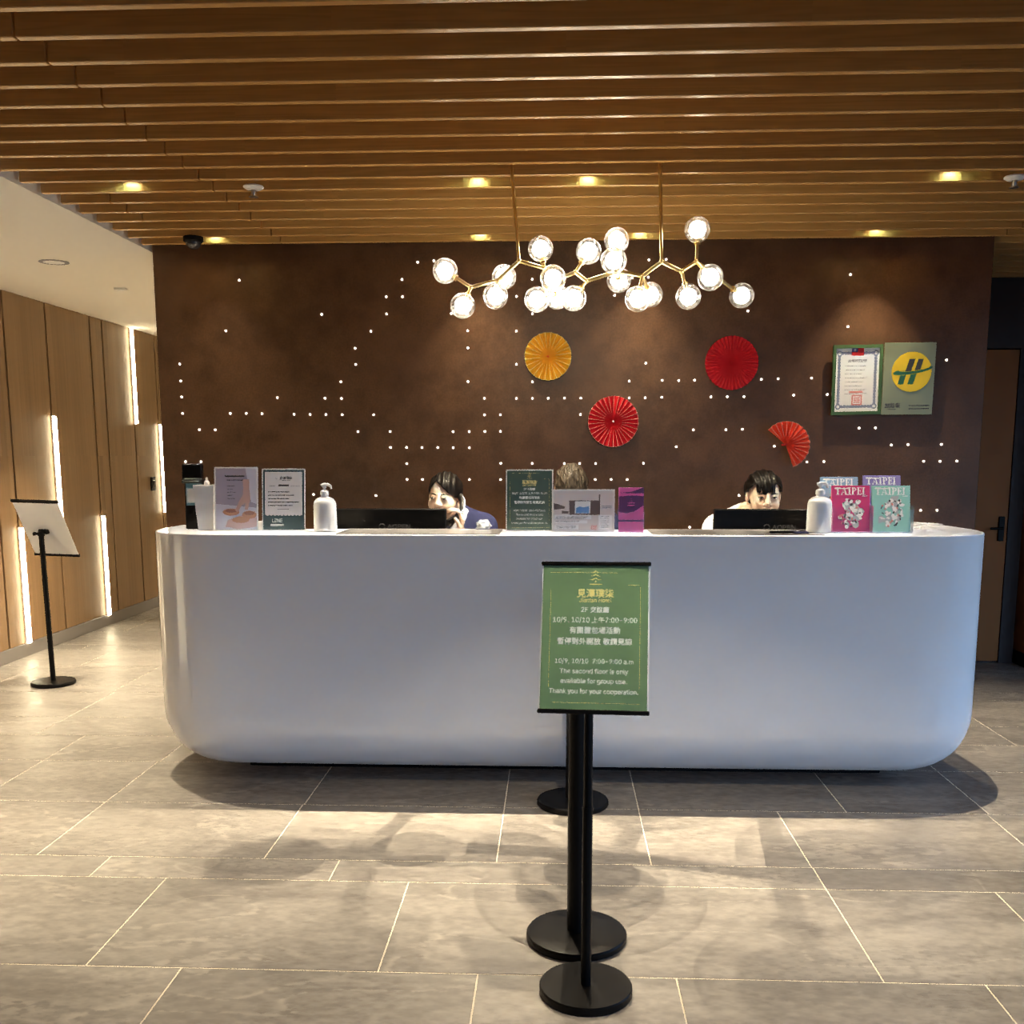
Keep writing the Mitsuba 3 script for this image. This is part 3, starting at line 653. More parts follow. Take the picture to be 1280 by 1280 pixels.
arms = [('A', 'B'), ('B', 'C'), ('C', 'D'), ('D', 'M'), ('M', 'L'), ('M', 'E'), ('E', 'F'), ('F', 'G'), ('G', 'H'), ('H', 'I'), ('I', 'J'), ('J', 'K')]
for a, b in arms:
    part(ch, 'arm', tube([N[a], N[b]], .0085, 14), 'm_brass', smooth=40)
for n in N.values():
    part(ch, 'joint', ball(n, .011, 2), 'm_brass', smooth=True)
for n, p in (('C', (639, 205)), ('I', (825, 205))):
    top = at(p[0], p[1], CYD)
    d = top - N[n]
    top = N[n] + d * ((2.74 - N[n][2]) / d[2])
    part(ch, 'rod', tube([N[n], top], .0072, 14), 'm_brass', smooth=40)
    part(ch, 'ceiling_rose', lathe([(0, 0), (.05, 0), (.05, -.012), (.045, -.02), (0, -.02)], 28, (top[0], top[1], 2.74)), 'm_brass', smooth=30)
RG = .0525
SHELL = shape(ball((0, 0, 0), RG, 4), 'm_globe_glass', smooth=True)
for u, v, dy, n in GL:
    c = cpt(u, v, dy)
    d = c - N[n]
    L = np.linalg.norm(d)
    d /= L
    part(ch, 'arm', tube([N[n], c - d * (RG + .002)], .0075, 12), 'm_brass', smooth=40)
    g = part(ch, 'globe', SHELL, tw=T().translate(c.tolist()))
    part(g, 'socket', tube([c - d * (RG + .006), c - d * (RG - .001), c - d * (RG - .002), c - d * .034], [.013, .013, .009, .009], 14), 'm_brass', smooth=40)
    scene[numbered(g + '__bulb')] = {'type': 'sphere', 'center': c.tolist(), 'radius': .034, 'bsdf': {'type': 'ref', 'id': 'm_white'}, 'emitter': {'type': 'area', 'radiance': rgb((GLOBE, GLOBE * .90, GLOBE * .70)), 'sampling_weight': 0.3}}

# ------------------------------------------------------------------ paper fans on the wall


def fan(c, R, a0, a1, n, mats, label, depth=.022, rim=.004, tilt=0.0):
    """Pleated paper rosette: pleats from angle a0 to a1 (degrees), ridges towards the room; n pleats."""
    full = abs(a1 - a0) >= 359
    f = thing('paper_fan', label, 'paper fan')
    an = np.radians(np.linspace(a0, a1, 2 * n + 1))

    def P(r, a, out):
        return np.array([c[0] + r * math.cos(a), c[1] - out - tilt * (r * math.cos(a - math.radians(-20)) + R) * .5, c[2] + r * math.sin(a)])
    V, F, rid = [], [], []
    rs = np.array([.03, .35, .7, 1.0]) * R
    for i, a in enumerate(an):
        for r in rs:
            w = depth * (r / R) ** .5
            V.append(P(r, a, .012 + (w if i % 2 else 0.0)))
    m = len(rs)
    for i in range(len(an) - 1):
        for j in range(m - 1):
            A = i * m + j
            F += [[A, A + 1, A + m + 1], [A, A + m + 1, A + m]]
    mm = trimesh.Trimesh(np.array(V), np.array(F), process=False)
    part(f, 'pleats', mm, mats[0])
    # folded light edge on every ridge and round the rim
    e = []
    for i, a in enumerate(an):
        if i % 2:
            q = [P(r, a, .0125 + depth * (r / R) ** .5) for r in rs[1:]]
            e.append(tube(q, [.0006, .0011, .0015], 5))
    q = [P(R * .998, a, .012 + (depth if i % 2 else 0.0)) for i, a in enumerate(an)]
    e.append(tube(q, .0013, 5))
    part(f, 'folded_edges', cat(e), mats[1], label='pale folded paper edges')
    if tilt:
        part(f, 'wall_mount', tube([(c[0], c[1] - .012, c[2]), (c[0], YW, c[2])], .006, 10), mats[2])
    part(f, 'centre_button', ball((c[0], c[1] - .016 - tilt * R * .5, c[2]), (.006, .005, .006), 2), mats[2], smooth=True)
    return f


def wallpt(px, py, dy=0.0):
    return at(px, py, YW - dy)


fan(wallpt(685, 446), .131, 0, 360, 24, ('m_yellow_fan', 'm_fan_edge_yellow', 'm_orange_fan'), 'round pleated yellow paper fan on the brown wall')
fan(wallpt(766.3, 527), .142, 0, 360, 30, ('m_red_fan', 'm_fan_edge', 'm_white'), 'round pleated red paper fan low on the wall, nearer the yellow fan')
fan(wallpt(914, 454), .147, 0, 360, 40, ('m_red_fan', 'm_red_fan', 'm_red'), 'round pleated red paper fan high on the wall between the yellow fan and the certificate', depth=.014)
fan(wallpt(981, 556, .06), .129, 140, -70, 15, ('m_orange_fan', 'm_fan_edge', 'm_red'), 'half-open orange-red paper fan on the wall above the right receptionist', tilt=.12)

# ------------------------------------------------------------------ framed certificate and plaque
YQ = YW - .022
TL, TR_, BR, BL = at(1042, 432, YQ), at(1104, 430.6, YQ), at(1099.7, 518, YQ), at(1038.3, 519, YQ)


def plane_from(tl, tr, bl, lean=0.0):
    """Origin at the lower left, U along the bottom, V up, leaning out at the top."""
    U = tr - tl
    w = np.linalg.norm(U)
    U /= w
    V = tl - bl
    V -= U * (V @ U)
    h = np.linalg.norm(V)
    V /= h
    if lean:
        Wn = np.cross(U, V)
        V = V * math.cos(lean) + Wn * math.sin(lean)
    return bl, U, V, w, h


def lines(x0, x1, ys, h=.0022, rng=None, z=.0):
    out = []
    for i, y in enumerate(ys):
        e = x1 if rng is None else x1 - (x1 - x0) * rng.uniform(0, .35)
        out.append(extrude(rect(x0, e, y, y + h), .0003, z))
    return cat(out)


o, U, V, w, h = plane_from(TL, TR_, BL, .03)
cf = thing('framed_certificate', 'certificate with blue ornamental border in a dark green frame on the wall', 'certificate')
F_ = lambda m: frame(m, o, U, V)
part(cf, 'frame', F_(extrude(rect(0, w, 0, h).difference(rect(.016, w - .016, .018, h - .018)), .016, -.004)), 'm_green_frame')
part(cf, 'backing', F_(extrude(rect(.004, w - .004, .004, h - .004), .004, -.004)), 'm_black_satin')
part(cf, 'paper', F_(extrude(rect(.014, w - .014, .016, h - .016), .004, 0)), 'm_paper')
ib = rect(.036, w - .036, .045, h - .045)
scallop = ib.exterior
waves = []
for t in np.linspace(0, 1, 60, endpoint=False):
    p = scallop.interpolate(t, normalized=True)
    waves.append(p.buffer(.0085))
from shapely import union_all
ring = ib.buffer(.006).difference(ib.buffer(-.001)).union(union_all(waves))
for q in ((.036, .045), (w - .036, .045), (.036, h - .045), (w - .036, h - .045)):
    ring = ring.union(Point(q).buffer(.015)).difference(Point(q).buffer(.0085))
part(cf, 'ornamental_border', F_(extrude(ring, .0004, .004)), 'm_blue_border')
part(cf, 'flag', F_(extrude(rect(w / 2 - .033, w / 2 + .033, h - .058, h - .018), .0005, .0042)), 'm_red', label='small red flag with blue corner')
part(cf, 'flag_canton', F_(extrude(rect(w / 2 - .033, w / 2, h - .038, h - .018), .0005, .0047)), 'm_blue_flag')
part(cf, 'flag_sun', F_(extrude(Point(w / 2 - .0165, h - .028).buffer(.0062), .0004, .0052)), 'm_white')
part(cf, 'lettering', F_(cat([moved(text('旅館業登記證', .017, bold=True), w / 2, h - .092, .0042)] + [lines(.068, w - .075, [h - .115 - .0215 * i for i in range(8)], .0026, np.random.default_rng(2), .0042)])), 'm_mid_ink')
sl = Point(0, 0).buffer(.001)
part(cf, 'seal', F_(cat([extrude(rect(w / 2 - .025, w / 2 + .032, .052, .108).difference(rect(w / 2 - .018, w / 2 + .025, .059, .101)), .0004, .0042), lines(w / 2 - .013, w / 2 + .020, [.066, .077, .088], .006, None, .0042), lines(w / 2 - .04, w / 2 + .035, [.119], .010, None, .0042)])), 'm_seal')

o, U, V, w, h = plane_from(at(1105.3, 428.6, YQ - .004), at(1169.5, 428, YQ - .004), at(1100.6, 518.6, YQ - .004), .03)
U2 = at(1164, 518, YQ - .004) - o
F2 = lambda m: frame(m, o, U, V)
pq = thing('hotel_plaque', 'grey-green metal plaque with a round yellow emblem, right of the certificate', 'plaque')
part(pq, 'plate', F2(box(0, w, 0, h, -.006, .010, .002)), 'm_plaque')
ex, ey, er = w * .545, h * .595, .108
part(pq, 'disc', F2(extrude(Point(ex, ey).buffer(er, quad_segs=24), .003, .010)), 'm_yellow', label='round yellow emblem disc')


def em(pts):
    return Polygon([(ex + er * a, ey + er * b) for a, b in pts])


sw = affinity.rotate(affinity.scale(Point(ex + .05 * er, ey + .07 * er).buffer(1.0, quad_segs=24), er * 1.0, er * .17), 9)
cut = affinity.rotate(affinity.scale(Point(ex + .12 * er, ey + .17 * er).buffer(1.0, quad_segs=24), er * .80, er * .13), 7)
gap = affinity.rotate(affinity.scale(Point(ex, ey + .02 * er).buffer(1.0), er * .95, er * .16), 9)
swoosh = sw.difference(cut)
bars_u = em([(-.34, -.06), (-.06, -.06), (.14, .64), (-.14, .64)]).union(em([(.12, -.02), (.40, -.02), (.56, .64), (.30, .64)]))
bars_d = em([(-.68, -.62), (-.40, -.62), (-.22, .04), (-.50, .04)]).union(em([(-.18, -.62), (.10, -.62), (.30, .10), (.02, .04)]))
part(pq, 'emblem_upper', F2(extrude(bars_u.difference(swoosh.buffer(.0025)), .0006, .0131)), 'm_dark_ink')
part(pq, 'emblem_lower', F2(extrude(bars_d.difference(swoosh.buffer(.0025)), .0006, .0131)), 'm_mark_green')
part(pq, 'emblem_swoosh', F2(extrude(swoosh, .0006, .0131)), 'm_mark_green')
part(pq, 'lettering', F2(cat([moved(text('旅館業', .028, bold=True), w * .21, .040, .0101), lines(w * .10, w * .28, [.028], .0035, None, .0101), lines(w * .53, w * .93, [.047, .030], .0055, None, .0101)])), 'm_dark_ink')

# ------------------------------------------------------------------ floor stands
def pagoda(s):
    """Three stacked roofs, the emblem over the name on the signs."""
    out = []
    for i, (w_, y) in enumerate(((.34, .78), (.46, .46), (.58, .12))):
        out.append(Polygon([(-w_ * s, y * s), (-w_ * .5 * s, (y + .06) * s), (0, (y + .20) * s), (w_ * .5 * s, (y + .06) * s), (w_ * s, y * s), (w_ * .42 * s, (y - .02) * s), (0, (y + .11) * s), (-w_ * .42 * s, (y - .02) * s)]))
    out.append(rect(-.05 * s, .05 * s, -.12 * s, .05 * s))
    return union_all(out)


def notice_layers(w, h, lw=.0012):
    """Gold and white print of the green notice, laid out in a w x h sheet."""
    s = h / .395
    cx = w / 2
    gold = [extrude(affinity.translate(pagoda(.030 * s), cx, h * .878), .0003), moved(text('見潭璞柒', .0245 * s, .0003, bold=True), cx, h * .772), moved(text('Jiantan Hotel', .0140 * s, .0003, bold=True), cx, h * .735), extrude(rect(cx - .017 * s, cx + .017 * s, h * .853, h * .860), .0003)]
    t = lw * s
    gold += [extrude(rect(w * .08, w * .20 + .5 * w, h * .935, h * .935 + t), .0003), extrude(rect(w * .085, w * .085 + t, h * .16, h * .82), .0003), extrude(rect(w * .915 - t, w * .915, h * .16, h * .84), .0003), extrude(rect(w * .13, w * .92, h * .058, h * .058 + t), .0003), extrude(rect(w * .80, w * .90, h * .85, h * .85 + t), .0003)]
    white = [moved(text(a, b * s, .0003, bold=True), cx, h * c) for a, b, c in (('2F 交誼廳', .0168, .668), ('10/9、10/10 上午7:00-9:00', .0172, .598), ('有團體包場活動', .0192, .527), ('暫停對外開放 敬請見諒', .0192, .452), ('10/9, 10/10  7:00-9:00 a.m', .0158, .322),
             ('The second floor is only', .0160, .255), ('available for group use.', .0160, .190), ('Thank you for your cooperation.', .0157, .122))]
    return cat(gold), cat(white[:4]), cat(white[4:])


# the green notice on its stand
sgn = thing('sign_stand', 'black floor stand holding the large green hotel notice, in front of the desk', 'sign stand')
bx, by = .089, 2.551
part(sgn, 'base', lathe([(0, 0), (.124, 0), (.1265, .003), (.1265, .020), (.1235, .024), (0, .024)], 56, (bx, by, 0)), 'm_black_satin', smooth=30)
part(sgn, 'pole', cat([lathe([(0, .024), (.0135, .024), (.0135, .52), (.0, .52)], 20, (bx, by, 0)), lathe([(0, .525), (.0120, .525), (.0120, .99), (0, .99)], 20, (bx, by, 0)), lathe([(0, .518), (.0145, .518), (.0145, .528), (0, .528)], 20, (bx, by, 0))]), 'm_black_satin', smooth=30)
bl, br, tl, tr = at(675.5, 889.5, 2.485), at(815, 891.5, 2.463), at(675.5, 703.5, 2.615), at(809, 705.5, 2.585)
U = (br - bl) + (tr - tl)
w = np.linalg.norm(U) / 2
U /= np.linalg.norm(U)
V = (tl - bl) + (tr - br)
V -= U * (V @ U)
h = np.linalg.norm(V) / 2
V /= np.linalg.norm(V)
o = (bl + br + tl + tr) / 4 - U * w / 2 - V * h / 2
F3 = lambda m: frame(m, o, U, V)
part(sgn, 'back_board', F3(box(0, w, 0, h, -.006, 0, .001)), 'm_white')
part(sgn, 'notice', F3(extrude(rect(.0035, w - .0045, .002, h - .002), .0012)), 'm_green', label='green printed sheet')
gold, white, english = notice_layers(w, h)
part(sgn, 'gold_print', F3(moved(gold, 0, 0, .0013)), 'm_gold_print', label='gold emblem, hotel name and border lines')
part(sgn, 'white_lettering', F3(moved(white, 0, 0, .0013)), 'm_sign_letters', label='white Chinese lettering')
part(sgn, 'english_lettering', F3(moved(english, 0, 0, .0013)), 'm_sign_letters', label='white English lettering')
part(sgn, 'clip_bar', F3(cat([box(-.002, w + .002, h - .006, h + .004, -.008, .006, .002)])), 'm_black_satin')
part(sgn, 'clip_bar', F3(cat([box(-.002, w + .002, -.005, .006, -.008, .006, .002)])), 'm_black_satin')
hub = o + U * w / 2 + V * h * .48 - np.cross(U, V) * .02
part(sgn, 'swivel', cat([tube([[bx, by, .975], [bx, by, 1.0], hub], .011, 12), tube([hub, hub + np.cross(U, V) * .014], .022, 16)]), 'm_black_satin', smooth=30)


def stanchion(x, y, R, rp, label, z=.935):
    s = thing('stanchion', label, 'stanchion', None)
    part(s, 'base', lathe([(0, 0), (R - .004, 0), (R, .004), (R, .016), (R - .004, .022), (R - .03, .026), (rp + .012, .029), (0, .029)], 56, (x, y, 0)), 'm_black_satin', smooth=30)
    part(s, 'pole', lathe([(0, .026), (rp, .026), (rp, z - .06), (0, z - .06)], 28, (x, y, 0)), 'm_black_satin', smooth=30)
    part(s, 'head', lathe([(0, z - .06), (rp + .004, z - .06), (rp + .006, z - .054), (rp + .006, z - .008), (rp + .001, z), (0, z)], 28, (x, y, 0)), 'm_black_satin', smooth=30)


stanchion(.070, 2.862, .152, .029, 'black barrier post right behind the sign stand, its round base half covered', .90)
stanchion(.078, 4.045, .150, .030, 'black barrier post with a round base standing close to the desk front', .90)

# document stand by the left wall, seen from behind
ds = thing('document_stand', 'slim black floor stand with a tilted white board by the wooden wall', 'sign stand')
bx, by = -3.219, 6.148
part(ds, 'base', lathe([(0, .004), (.105, .004), (.112, .0), (.128, .0), (.134, .006), (.134, .018), (.128, .024), (0, .028)], 48, (bx, by, 0)), 'm_black_satin', smooth=30)
part(ds, 'pole', tube([[bx, by, .026], [bx - .006, by, .50], [bx - .012, by, .965]], .0155, 16), 'm_black_satin', smooth=30)
a, t = -.092, .559
U = np.array([math.cos(a), math.sin(a), 0])
nh = np.array([math.sin(a), -math.cos(a), 0])
V = math.cos(t) * np.array([0, 0, 1.0]) + math.sin(t) * nh
U, V = math.cos(-.03) * U + math.sin(-.03) * V, math.cos(-.03) * V - math.sin(-.03) * U
cc = np.array([-3.208, 6.170, .998])
w, h = .297, .42
o = cc - U * w / 2 - V * h / 2
F4 = lambda m: frame(m, o, U, V)
part(ds, 'board', F4(box(0, w, 0, h, -.003, .003, .001)), 'm_white')
part(ds, 'clip_bar', F4(box(-.006, w + .006, h - .012, h + .006, -.006, .008, .002)), 'm_black_satin')
part(ds, 'clip_bar', F4(box(-.006, w + .006, -.006, .010, -.006, .008, .002)), 'm_black_satin')
top = np.array([bx - .012, by, .965])
hub = o + U * w * .45 + V * h * .46
part(ds, 'clamp', cat([ball(top, .022, 2), tube([top, top + (hub - top) * .9], .012, 12), tube([hub - U * .03 + np.cross(U, V) * .012, hub + U * .03 + np.cross(U, V) * .012], .016, 12), tube([top + U * .0, top - U * .045], .008, 10), ball(top - U * .045, .012, 2)]), 'm_black_satin', smooth=40)

# ------------------------------------------------------------------ things on the desk ledge
Z = DZ + .0005


def sheet_frame(x0, x1, z0, z1, y, lean=.10, yaw=0.0):
    """Plane of an upright sheet standing on the ledge at (x0..x1, y): returns o, U, V, w, h."""
    U = np.array([math.cos(yaw), math.sin(yaw), 0])
    Wn = np.array([math.sin(yaw), -math.cos(yaw), 0])
    V = math.cos(lean) * np.array([0, 0, 1.0]) - math.sin(lean) * Wn
    w = (x1 - x0) / math.cos(yaw)
    return np.array([x0, y, z0]), U, V, w, (z1 - z0) / math.cos(lean)


def acrylic_sign(label, x0, x1, z1, y, layers, lean=.10, border=.006, name='acrylic_sign', yaw=0.0, foot=.075, back='m_white'):
    """Slanted clear sheet with a printed insert and a foot behind. layers(w, h) gives (name, mesh in sheet coordinates, material, label)."""
    o, U, V, w, h = sheet_frame(x0, x1, Z + .003, z1, y, lean, yaw)
    k = thing(name, label, 'sign')
    G = lambda m: frame(m, o, U, V)
    part(k, 'holder', G(box(0, w, 0, h, -.004, -.0005, .0006)), back)
    f = box(0, w, -.001 - foot, 0, 0, .0028, .0005)
    Wn = np.cross(U, np.array([0, 0, 1.0]))
    fm = f.copy()
    fm.vertices = np.array([x0, y, Z]) + np.outer(f.vertices[:, 0], U) + np.outer(f.vertices[:, 1], Wn) + np.outer(f.vertices[:, 2], [0, 0, 1.0])
    part(k, 'foot', fm, 'm_acrylic')
    i = 0
    for nm, me, mt, lb in layers(w, h):
        part(k, nm, G(moved(me, 0, 0, -.0004 + .0004 * i)), mt, label=lb)
        i += 1
    return k


def hand_poster(w, h):
    b = .006
    L = [('print', extrude(rect(b, w - b, b, h - b), .0004), 'm_mauve', 'mauve printed poster of a hand and pastries'),
         ('print', extrude(Polygon([(w * .52, h - b), (w * .72, h - b), (w * .84, h * .45), (w - b, h * .42), (w - b, h - b)]).union(Polygon([(b, b), (w - b, b), (w - b, h * .36), (b, h * .42)])), .0004), 'm_mauve_light', None),
         ('print', extrude(Polygon([(w * .25, h * .06), (w * .55, b), (w - b, h * .06), (w - b, h * .20), (w * .6, h * .24), (w * .3, h * .16)]), .0004), 'm_pink_cloth', None),
         ('print', extrude(union_all([affinity.scale(Point(w * .38, h * .29).buffer(1), w * .19, h * .055), affinity.scale(Point(w * .80, h * .25).buffer(1), w * .17, h * .062), affinity.scale(Point(w * .60, h * .17).buffer(1), w * .2, h * .05)]), .0004), 'm_bread', None),
         ('print', extrude(union_all([affinity.scale(Point(w * .38, h * .31).buffer(1), w * .13, h * .028), affinity.scale(Point(w * .80, h * .275).buffer(1), w * .12, h * .03)]), .0004), 'm_bread_dark', None)]
    arm = Polygon([(w * .66, h * .80), (w * .79, h * .80), (w * .80, h * .62), (w * .82, h * .50), (w * .76, h * .33), (w * .71, h * .34), (w * .72, h * .44), (w * .62, h * .40), (w * .53, h * .30), (w * .49, h * .32), (w * .58, h * .46), (w * .67, h * .56), (w * .68, h * .68)]).buffer(.003).buffer(-.001)
    L.append(('print', extrude(arm, .0004), 'm_skin_print', 'printed hand'))
    L.append(('lettering', cat([lines(w * .25, w * .70, [h * .845], .006), lines(w * .28, w * .68, [h * .79], .003), lines(w * .30, w * .50, [h * (.70 - .05 * i) for i in range(5)], .0022, np.random.default_rng(1))]), 'm_dark_ink', None))
    return L


def line_poster(w, h):
    b = .005
    wave = [(b + .008 + (w - 2 * b - .016) * i / 60, h * .245 + .0025 * math.sin(i * 1.1)) for i in range(61)]
    L = [('print', extrude(rect(b, w - b, b, h - b), .0004), 'm_navy_print', 'dark blue printed border'),
         ('print', extrude(Polygon(wave + [(w - b - .008, h - b - .009), (b + .008, h - b - .009)]), .0004), 'm_paper', None),
         ('lettering', cat([extrude(affinity.translate(pagoda(.008), w * .34, h * .835), .0003), moved(text('見潭璞柒', .014, .0003), w * .56, h * .83), lines(w * .45, w * .67, [h * .808], .002), moved(text('旅館業', .011, .0003, bold=True), w * .5, h * .71) if False else lines(w * .38, w * .62, [h * .715], .008), lines(w * .12, w * .34, [h * .718], .001), lines(w * .66, w * .88, [h * .718], .001),
                            lines(w * .14, w * .88, [h * (.62 - .055 * i) for i in range(5)], .0035, np.random.default_rng(4)), lines(w * .36, w * .62, [h * .34], .002)]), 'm_grey_print', None),
         ('lettering', cat([moved(text('LINE', .021, .0003, bold=True), w * .35, h * .135), lines(w * .19, w * .50, [h * .075], .009)]), 'm_white', 'white lettering')]
    return L


def green_notice(w, h):
    b = .005
    gold, white, english = notice_layers(w, h)
    return [('print', extrude(rect(b, w - b, b, h - b), .0004), 'm_green_dark', 'green printed sheet'), ('gold_print', gold, 'm_gold_print', None), ('white_lettering', white, 'm_paper', None), ('english_lettering', english, 'm_paper', None)]


def room_picture(w, h):
    b = .006
    L = [('print', extrude(rect(b, w - b, b, h - b), .0004), 'm_room_beige', 'printed picture of a bright hotel room'),
         ('print', extrude(union_all([rect(w * .27, w * .75, h * .40, h * .74), Polygon([(w * .02, h * .52), (w * .20, h * .55), (w * .20, h * .60), (w * .02, h * .68)]), rect(w * .745, w * .765, h * .40, h * .88), rect(w * .15, w * .26, h * .43, h * .49)]), .0004), 'm_room_brown', None),
         ('print', extrude(rect(w * .36, w * .61, h * .43, h * .72), .0004), 'm_room_white', None),
         ('print', extrude(union_all([rect(w * .38, w * .59, h * .44, h * .56), Polygon([(w * .38, h * .56), (w * .44, h * .60), (w * .50, h * .575), (w * .59, h * .60), (w * .59, h * .56)])]), .0004), 'm_room_blue', None),
         ('print', extrude(union_all([rect(w * .03, w * .62, h * .30, h * .40), rect(w * .03, w * .56, h * .20, h * .27), rect(w * .03, w * .42, h * .06, h * .17), rect(w * .74, w * .96, h * .06, h * .40)]), .0004), 'm_room_white', None),
         ('lettering', cat([lines(w * .05, w * .58, [h * .345, h * .31, h * .235], .003, np.random.default_rng(3)), lines(w * .06, w * .38, [h * .12, h * .085], .003), lines(w * .77, w * .94, [h * (.36 - .045 * i) for i in range(7)], .0022, np.random.default_rng(6)), lines(w * .79, w * .95, [h * .60, h * .56], .003)]), 'm_mid_ink', None),
         ('lettering', cat([extrude(rect(w * .62, w * .71, h * .05, h * .15).difference(rect(w * .633, w * .697, h * .063, h * .137)), .0003), extrude(Point(w * .665, h * .10).buffer(.005).difference(Point(w * .665, h * .10).buffer(.003)), .0003)]), 'm_seal', None)]
    return L


acrylic_sign('upright poster of a hand over pastries, leftmost of the printed signs on the desk', -1.495, -1.302, 1.401, 4.33, hand_poster)
acrylic_sign('white notice with dark blue border and the word LINE, right of the hand poster', -1.284, -1.093, 1.394, 4.33, line_poster)
acrylic_sign('small green notice with white border standing on the desk ledge in the middle', -.216, -.012, 1.390, 4.33, green_notice)
acrylic_sign('landscape picture of a hotel room in a white holder on the desk ledge', -.014, .252, 1.306, 4.30, room_picture)

# pink brochures in a clear holder
bh = thing('brochure_holder', 'clear holder with pink and purple brochures beside the room picture', 'brochure holder')
x0, x1, y0 = .268, .374, 4.30
part(bh, 'holder', cat([box(x0 - .003, x1 + .003, y0 - .020, y0 - .018, Z, Z + .09), box(x0 - .003, x0 - .001, y0 - .018, y0 + .03, Z, Z + .10), box(x1 + .001, x1 + .003, y0 - .018, y0 + .03, Z, Z + .10), box(x0 - .003, x1 + .003, y0 - .018, y0 + .03, Z, Z + .002)]), 'm_acrylic')
o, U, V, w, h = sheet_frame(x0, x1, Z + .003, 1.315, y0 - .010, .08)
B = lambda m: frame(m, o, U, V)
pk = thing('brochure', 'stack of pink brochures with a purple wave band in the clear holder', 'brochure')
part(pk, 'paper', B(box(0, w, 0, h, -.014, 0, .001)), 'm_hot_pink')
part(pk, 'print', B(extrude(union_all([Polygon([(0, h * .45), (w * .3, h * .42), (w * .65, h * .47), (w, h * .60), (w, h * .80), (w * .6, h * .82), (0, h * .80)]), Polygon([(0, h * .88), (w * .5, h * .90), (w, h), (w, h * .87), (w * .5, h * .865)]), rect(0, w, h * .235, h * .275)]), .0004, .0)), 'm_purple', label='purple wave bands')
part(pk, 'lettering', B(cat([extrude(affinity.translate(pagoda(.014), w * .5, h * .68), .0003, .0004), lines(w * .36, w * .64, [h * .64, h * .59], .004, None, .0004)])), 'm_hot_pink')

# magazines of the city, two holders, a front and a back copy in each


def serif_title(h):
    """TAIPEI in capitals with slab serifs; h = capital height."""
    st, th, sf = .20 * h, .085 * h, .10 * h
    g = {}
    def stem(x): return [rect(x, x + st, 0, h), rect(x - sf, x + st + sf, 0, th), rect(x - sf, x + st + sf, h - th, h)]
    g['T'] = (union_all([rect(.28 * h, .28 * h + st, 0, h), rect(.18 * h, .58 * h, 0, th), rect(0, .76 * h, h - th * 1.2, h), rect(0, th, h * .76, h), rect(.76 * h - th, .76 * h, h * .76, h)]), .80)
    g['A'] = (union_all([Polygon([(.06 * h, 0), (.13 * h, 0), (.43 * h, h * .9), (.40 * h, h)]), Polygon([(.36 * h, h), (.46 * h, h), (.82 * h, 0), (.60 * h, 0)]), rect(.2 * h, .62 * h, h * .3, h * .3 + th), rect(0, .25 * h, 0, th), rect(.52 * h, .90 * h, 0, th)]), .92)
    g['I'] = (union_all(stem(sf)), .46)
    g['P'] = (union_all(stem(sf) + [affinity.scale(Point(.30 * h, h * .72).buffer(1), .36 * h, h * .28).difference(affinity.scale(Point(.28 * h, h * .72).buffer(1), .19 * h, h * .20)).intersection(rect(.2 * h, h, 0, h))]), .72)
    g['E'] = (union_all(stem(sf) + [rect(sf, .60 * h, 0, th), rect(sf, .60 * h, h - th, h), rect(sf, .48 * h, h * .47, h * .47 + th), rect(.60 * h - th * .7, .60 * h, 0, .26 * h), rect(.60 * h - th * .7, .60 * h, h * .76, h), rect(.45 * h, .45 * h + th * .7, h * .36, h * .64)]), .68)
    x, out = 0, []
    for c in 'TAIPEI':
        p, a = g[c]
        out.append(affinity.translate(p, x, 0))
        x += a * h
    return union_all(out), x


def magazine(x0, z0, y, colour, label, seed, w=.160, h=.198, lean=.16):
    o, U, V, w, h = sheet_frame(x0, x0 + w, z0, z0 + h * math.cos(lean), y, lean)
    M = lambda m: frame(m, o, U, V)
    k = thing('magazine', label, 'magazine')
    rg = np.random.default_rng(seed)
    part(k, 'cover', M(box(0, w, 0, h, -.012, 0, .0012)), colour)
    t, tw_ = serif_title(1.0)
    s = w * .80 / tw_
    part(k, 'lettering', M(cat([extrude(affinity.translate(affinity.scale(t, s, s, origin=(0, 0)), w * .08, h * .80), .0003), extrude(rect(w * .07, w * .43, h * .925, h * .948), .0003), lines(w * .80, w * .94, [h * .765], .003)])), 'm_white', label='white magazine title')
    # a crowded line drawing in the middle of the cover: plain shapes in print colours
    for mt, n, r in (('m_print_grey', 16, .022), ('m_white', 26, .013), ('m_dark_ink', 20, .007), ('m_seal', 9, .007)):
        ps = []
        for _ in range(n):
            a, q = rg.uniform(0, 2 * PI), math.sqrt(rg.uniform(0, 1))
            c = (w * (.50 + .30 * q * math.cos(a) + .05 * math.sin(a)), h * (.42 + .32 * q * math.sin(a)))
            e = affinity.rotate(affinity.scale(Point(c).buffer(1, quad_segs=3), r * rg.uniform(.4, 1), r * rg.uniform(.25, .7)), rg.uniform(0, 180))
            ps.append(e)
        z = {'m_print_grey': .0002, 'm_white': .0004, 'm_dark_ink': .0006, 'm_seal': .0008}[mt]
        part(k, 'print', M(extrude(union_all(ps).intersection(rect(.004, w - .004, .004, h * .78)), .0002, z)), mt)
    return k


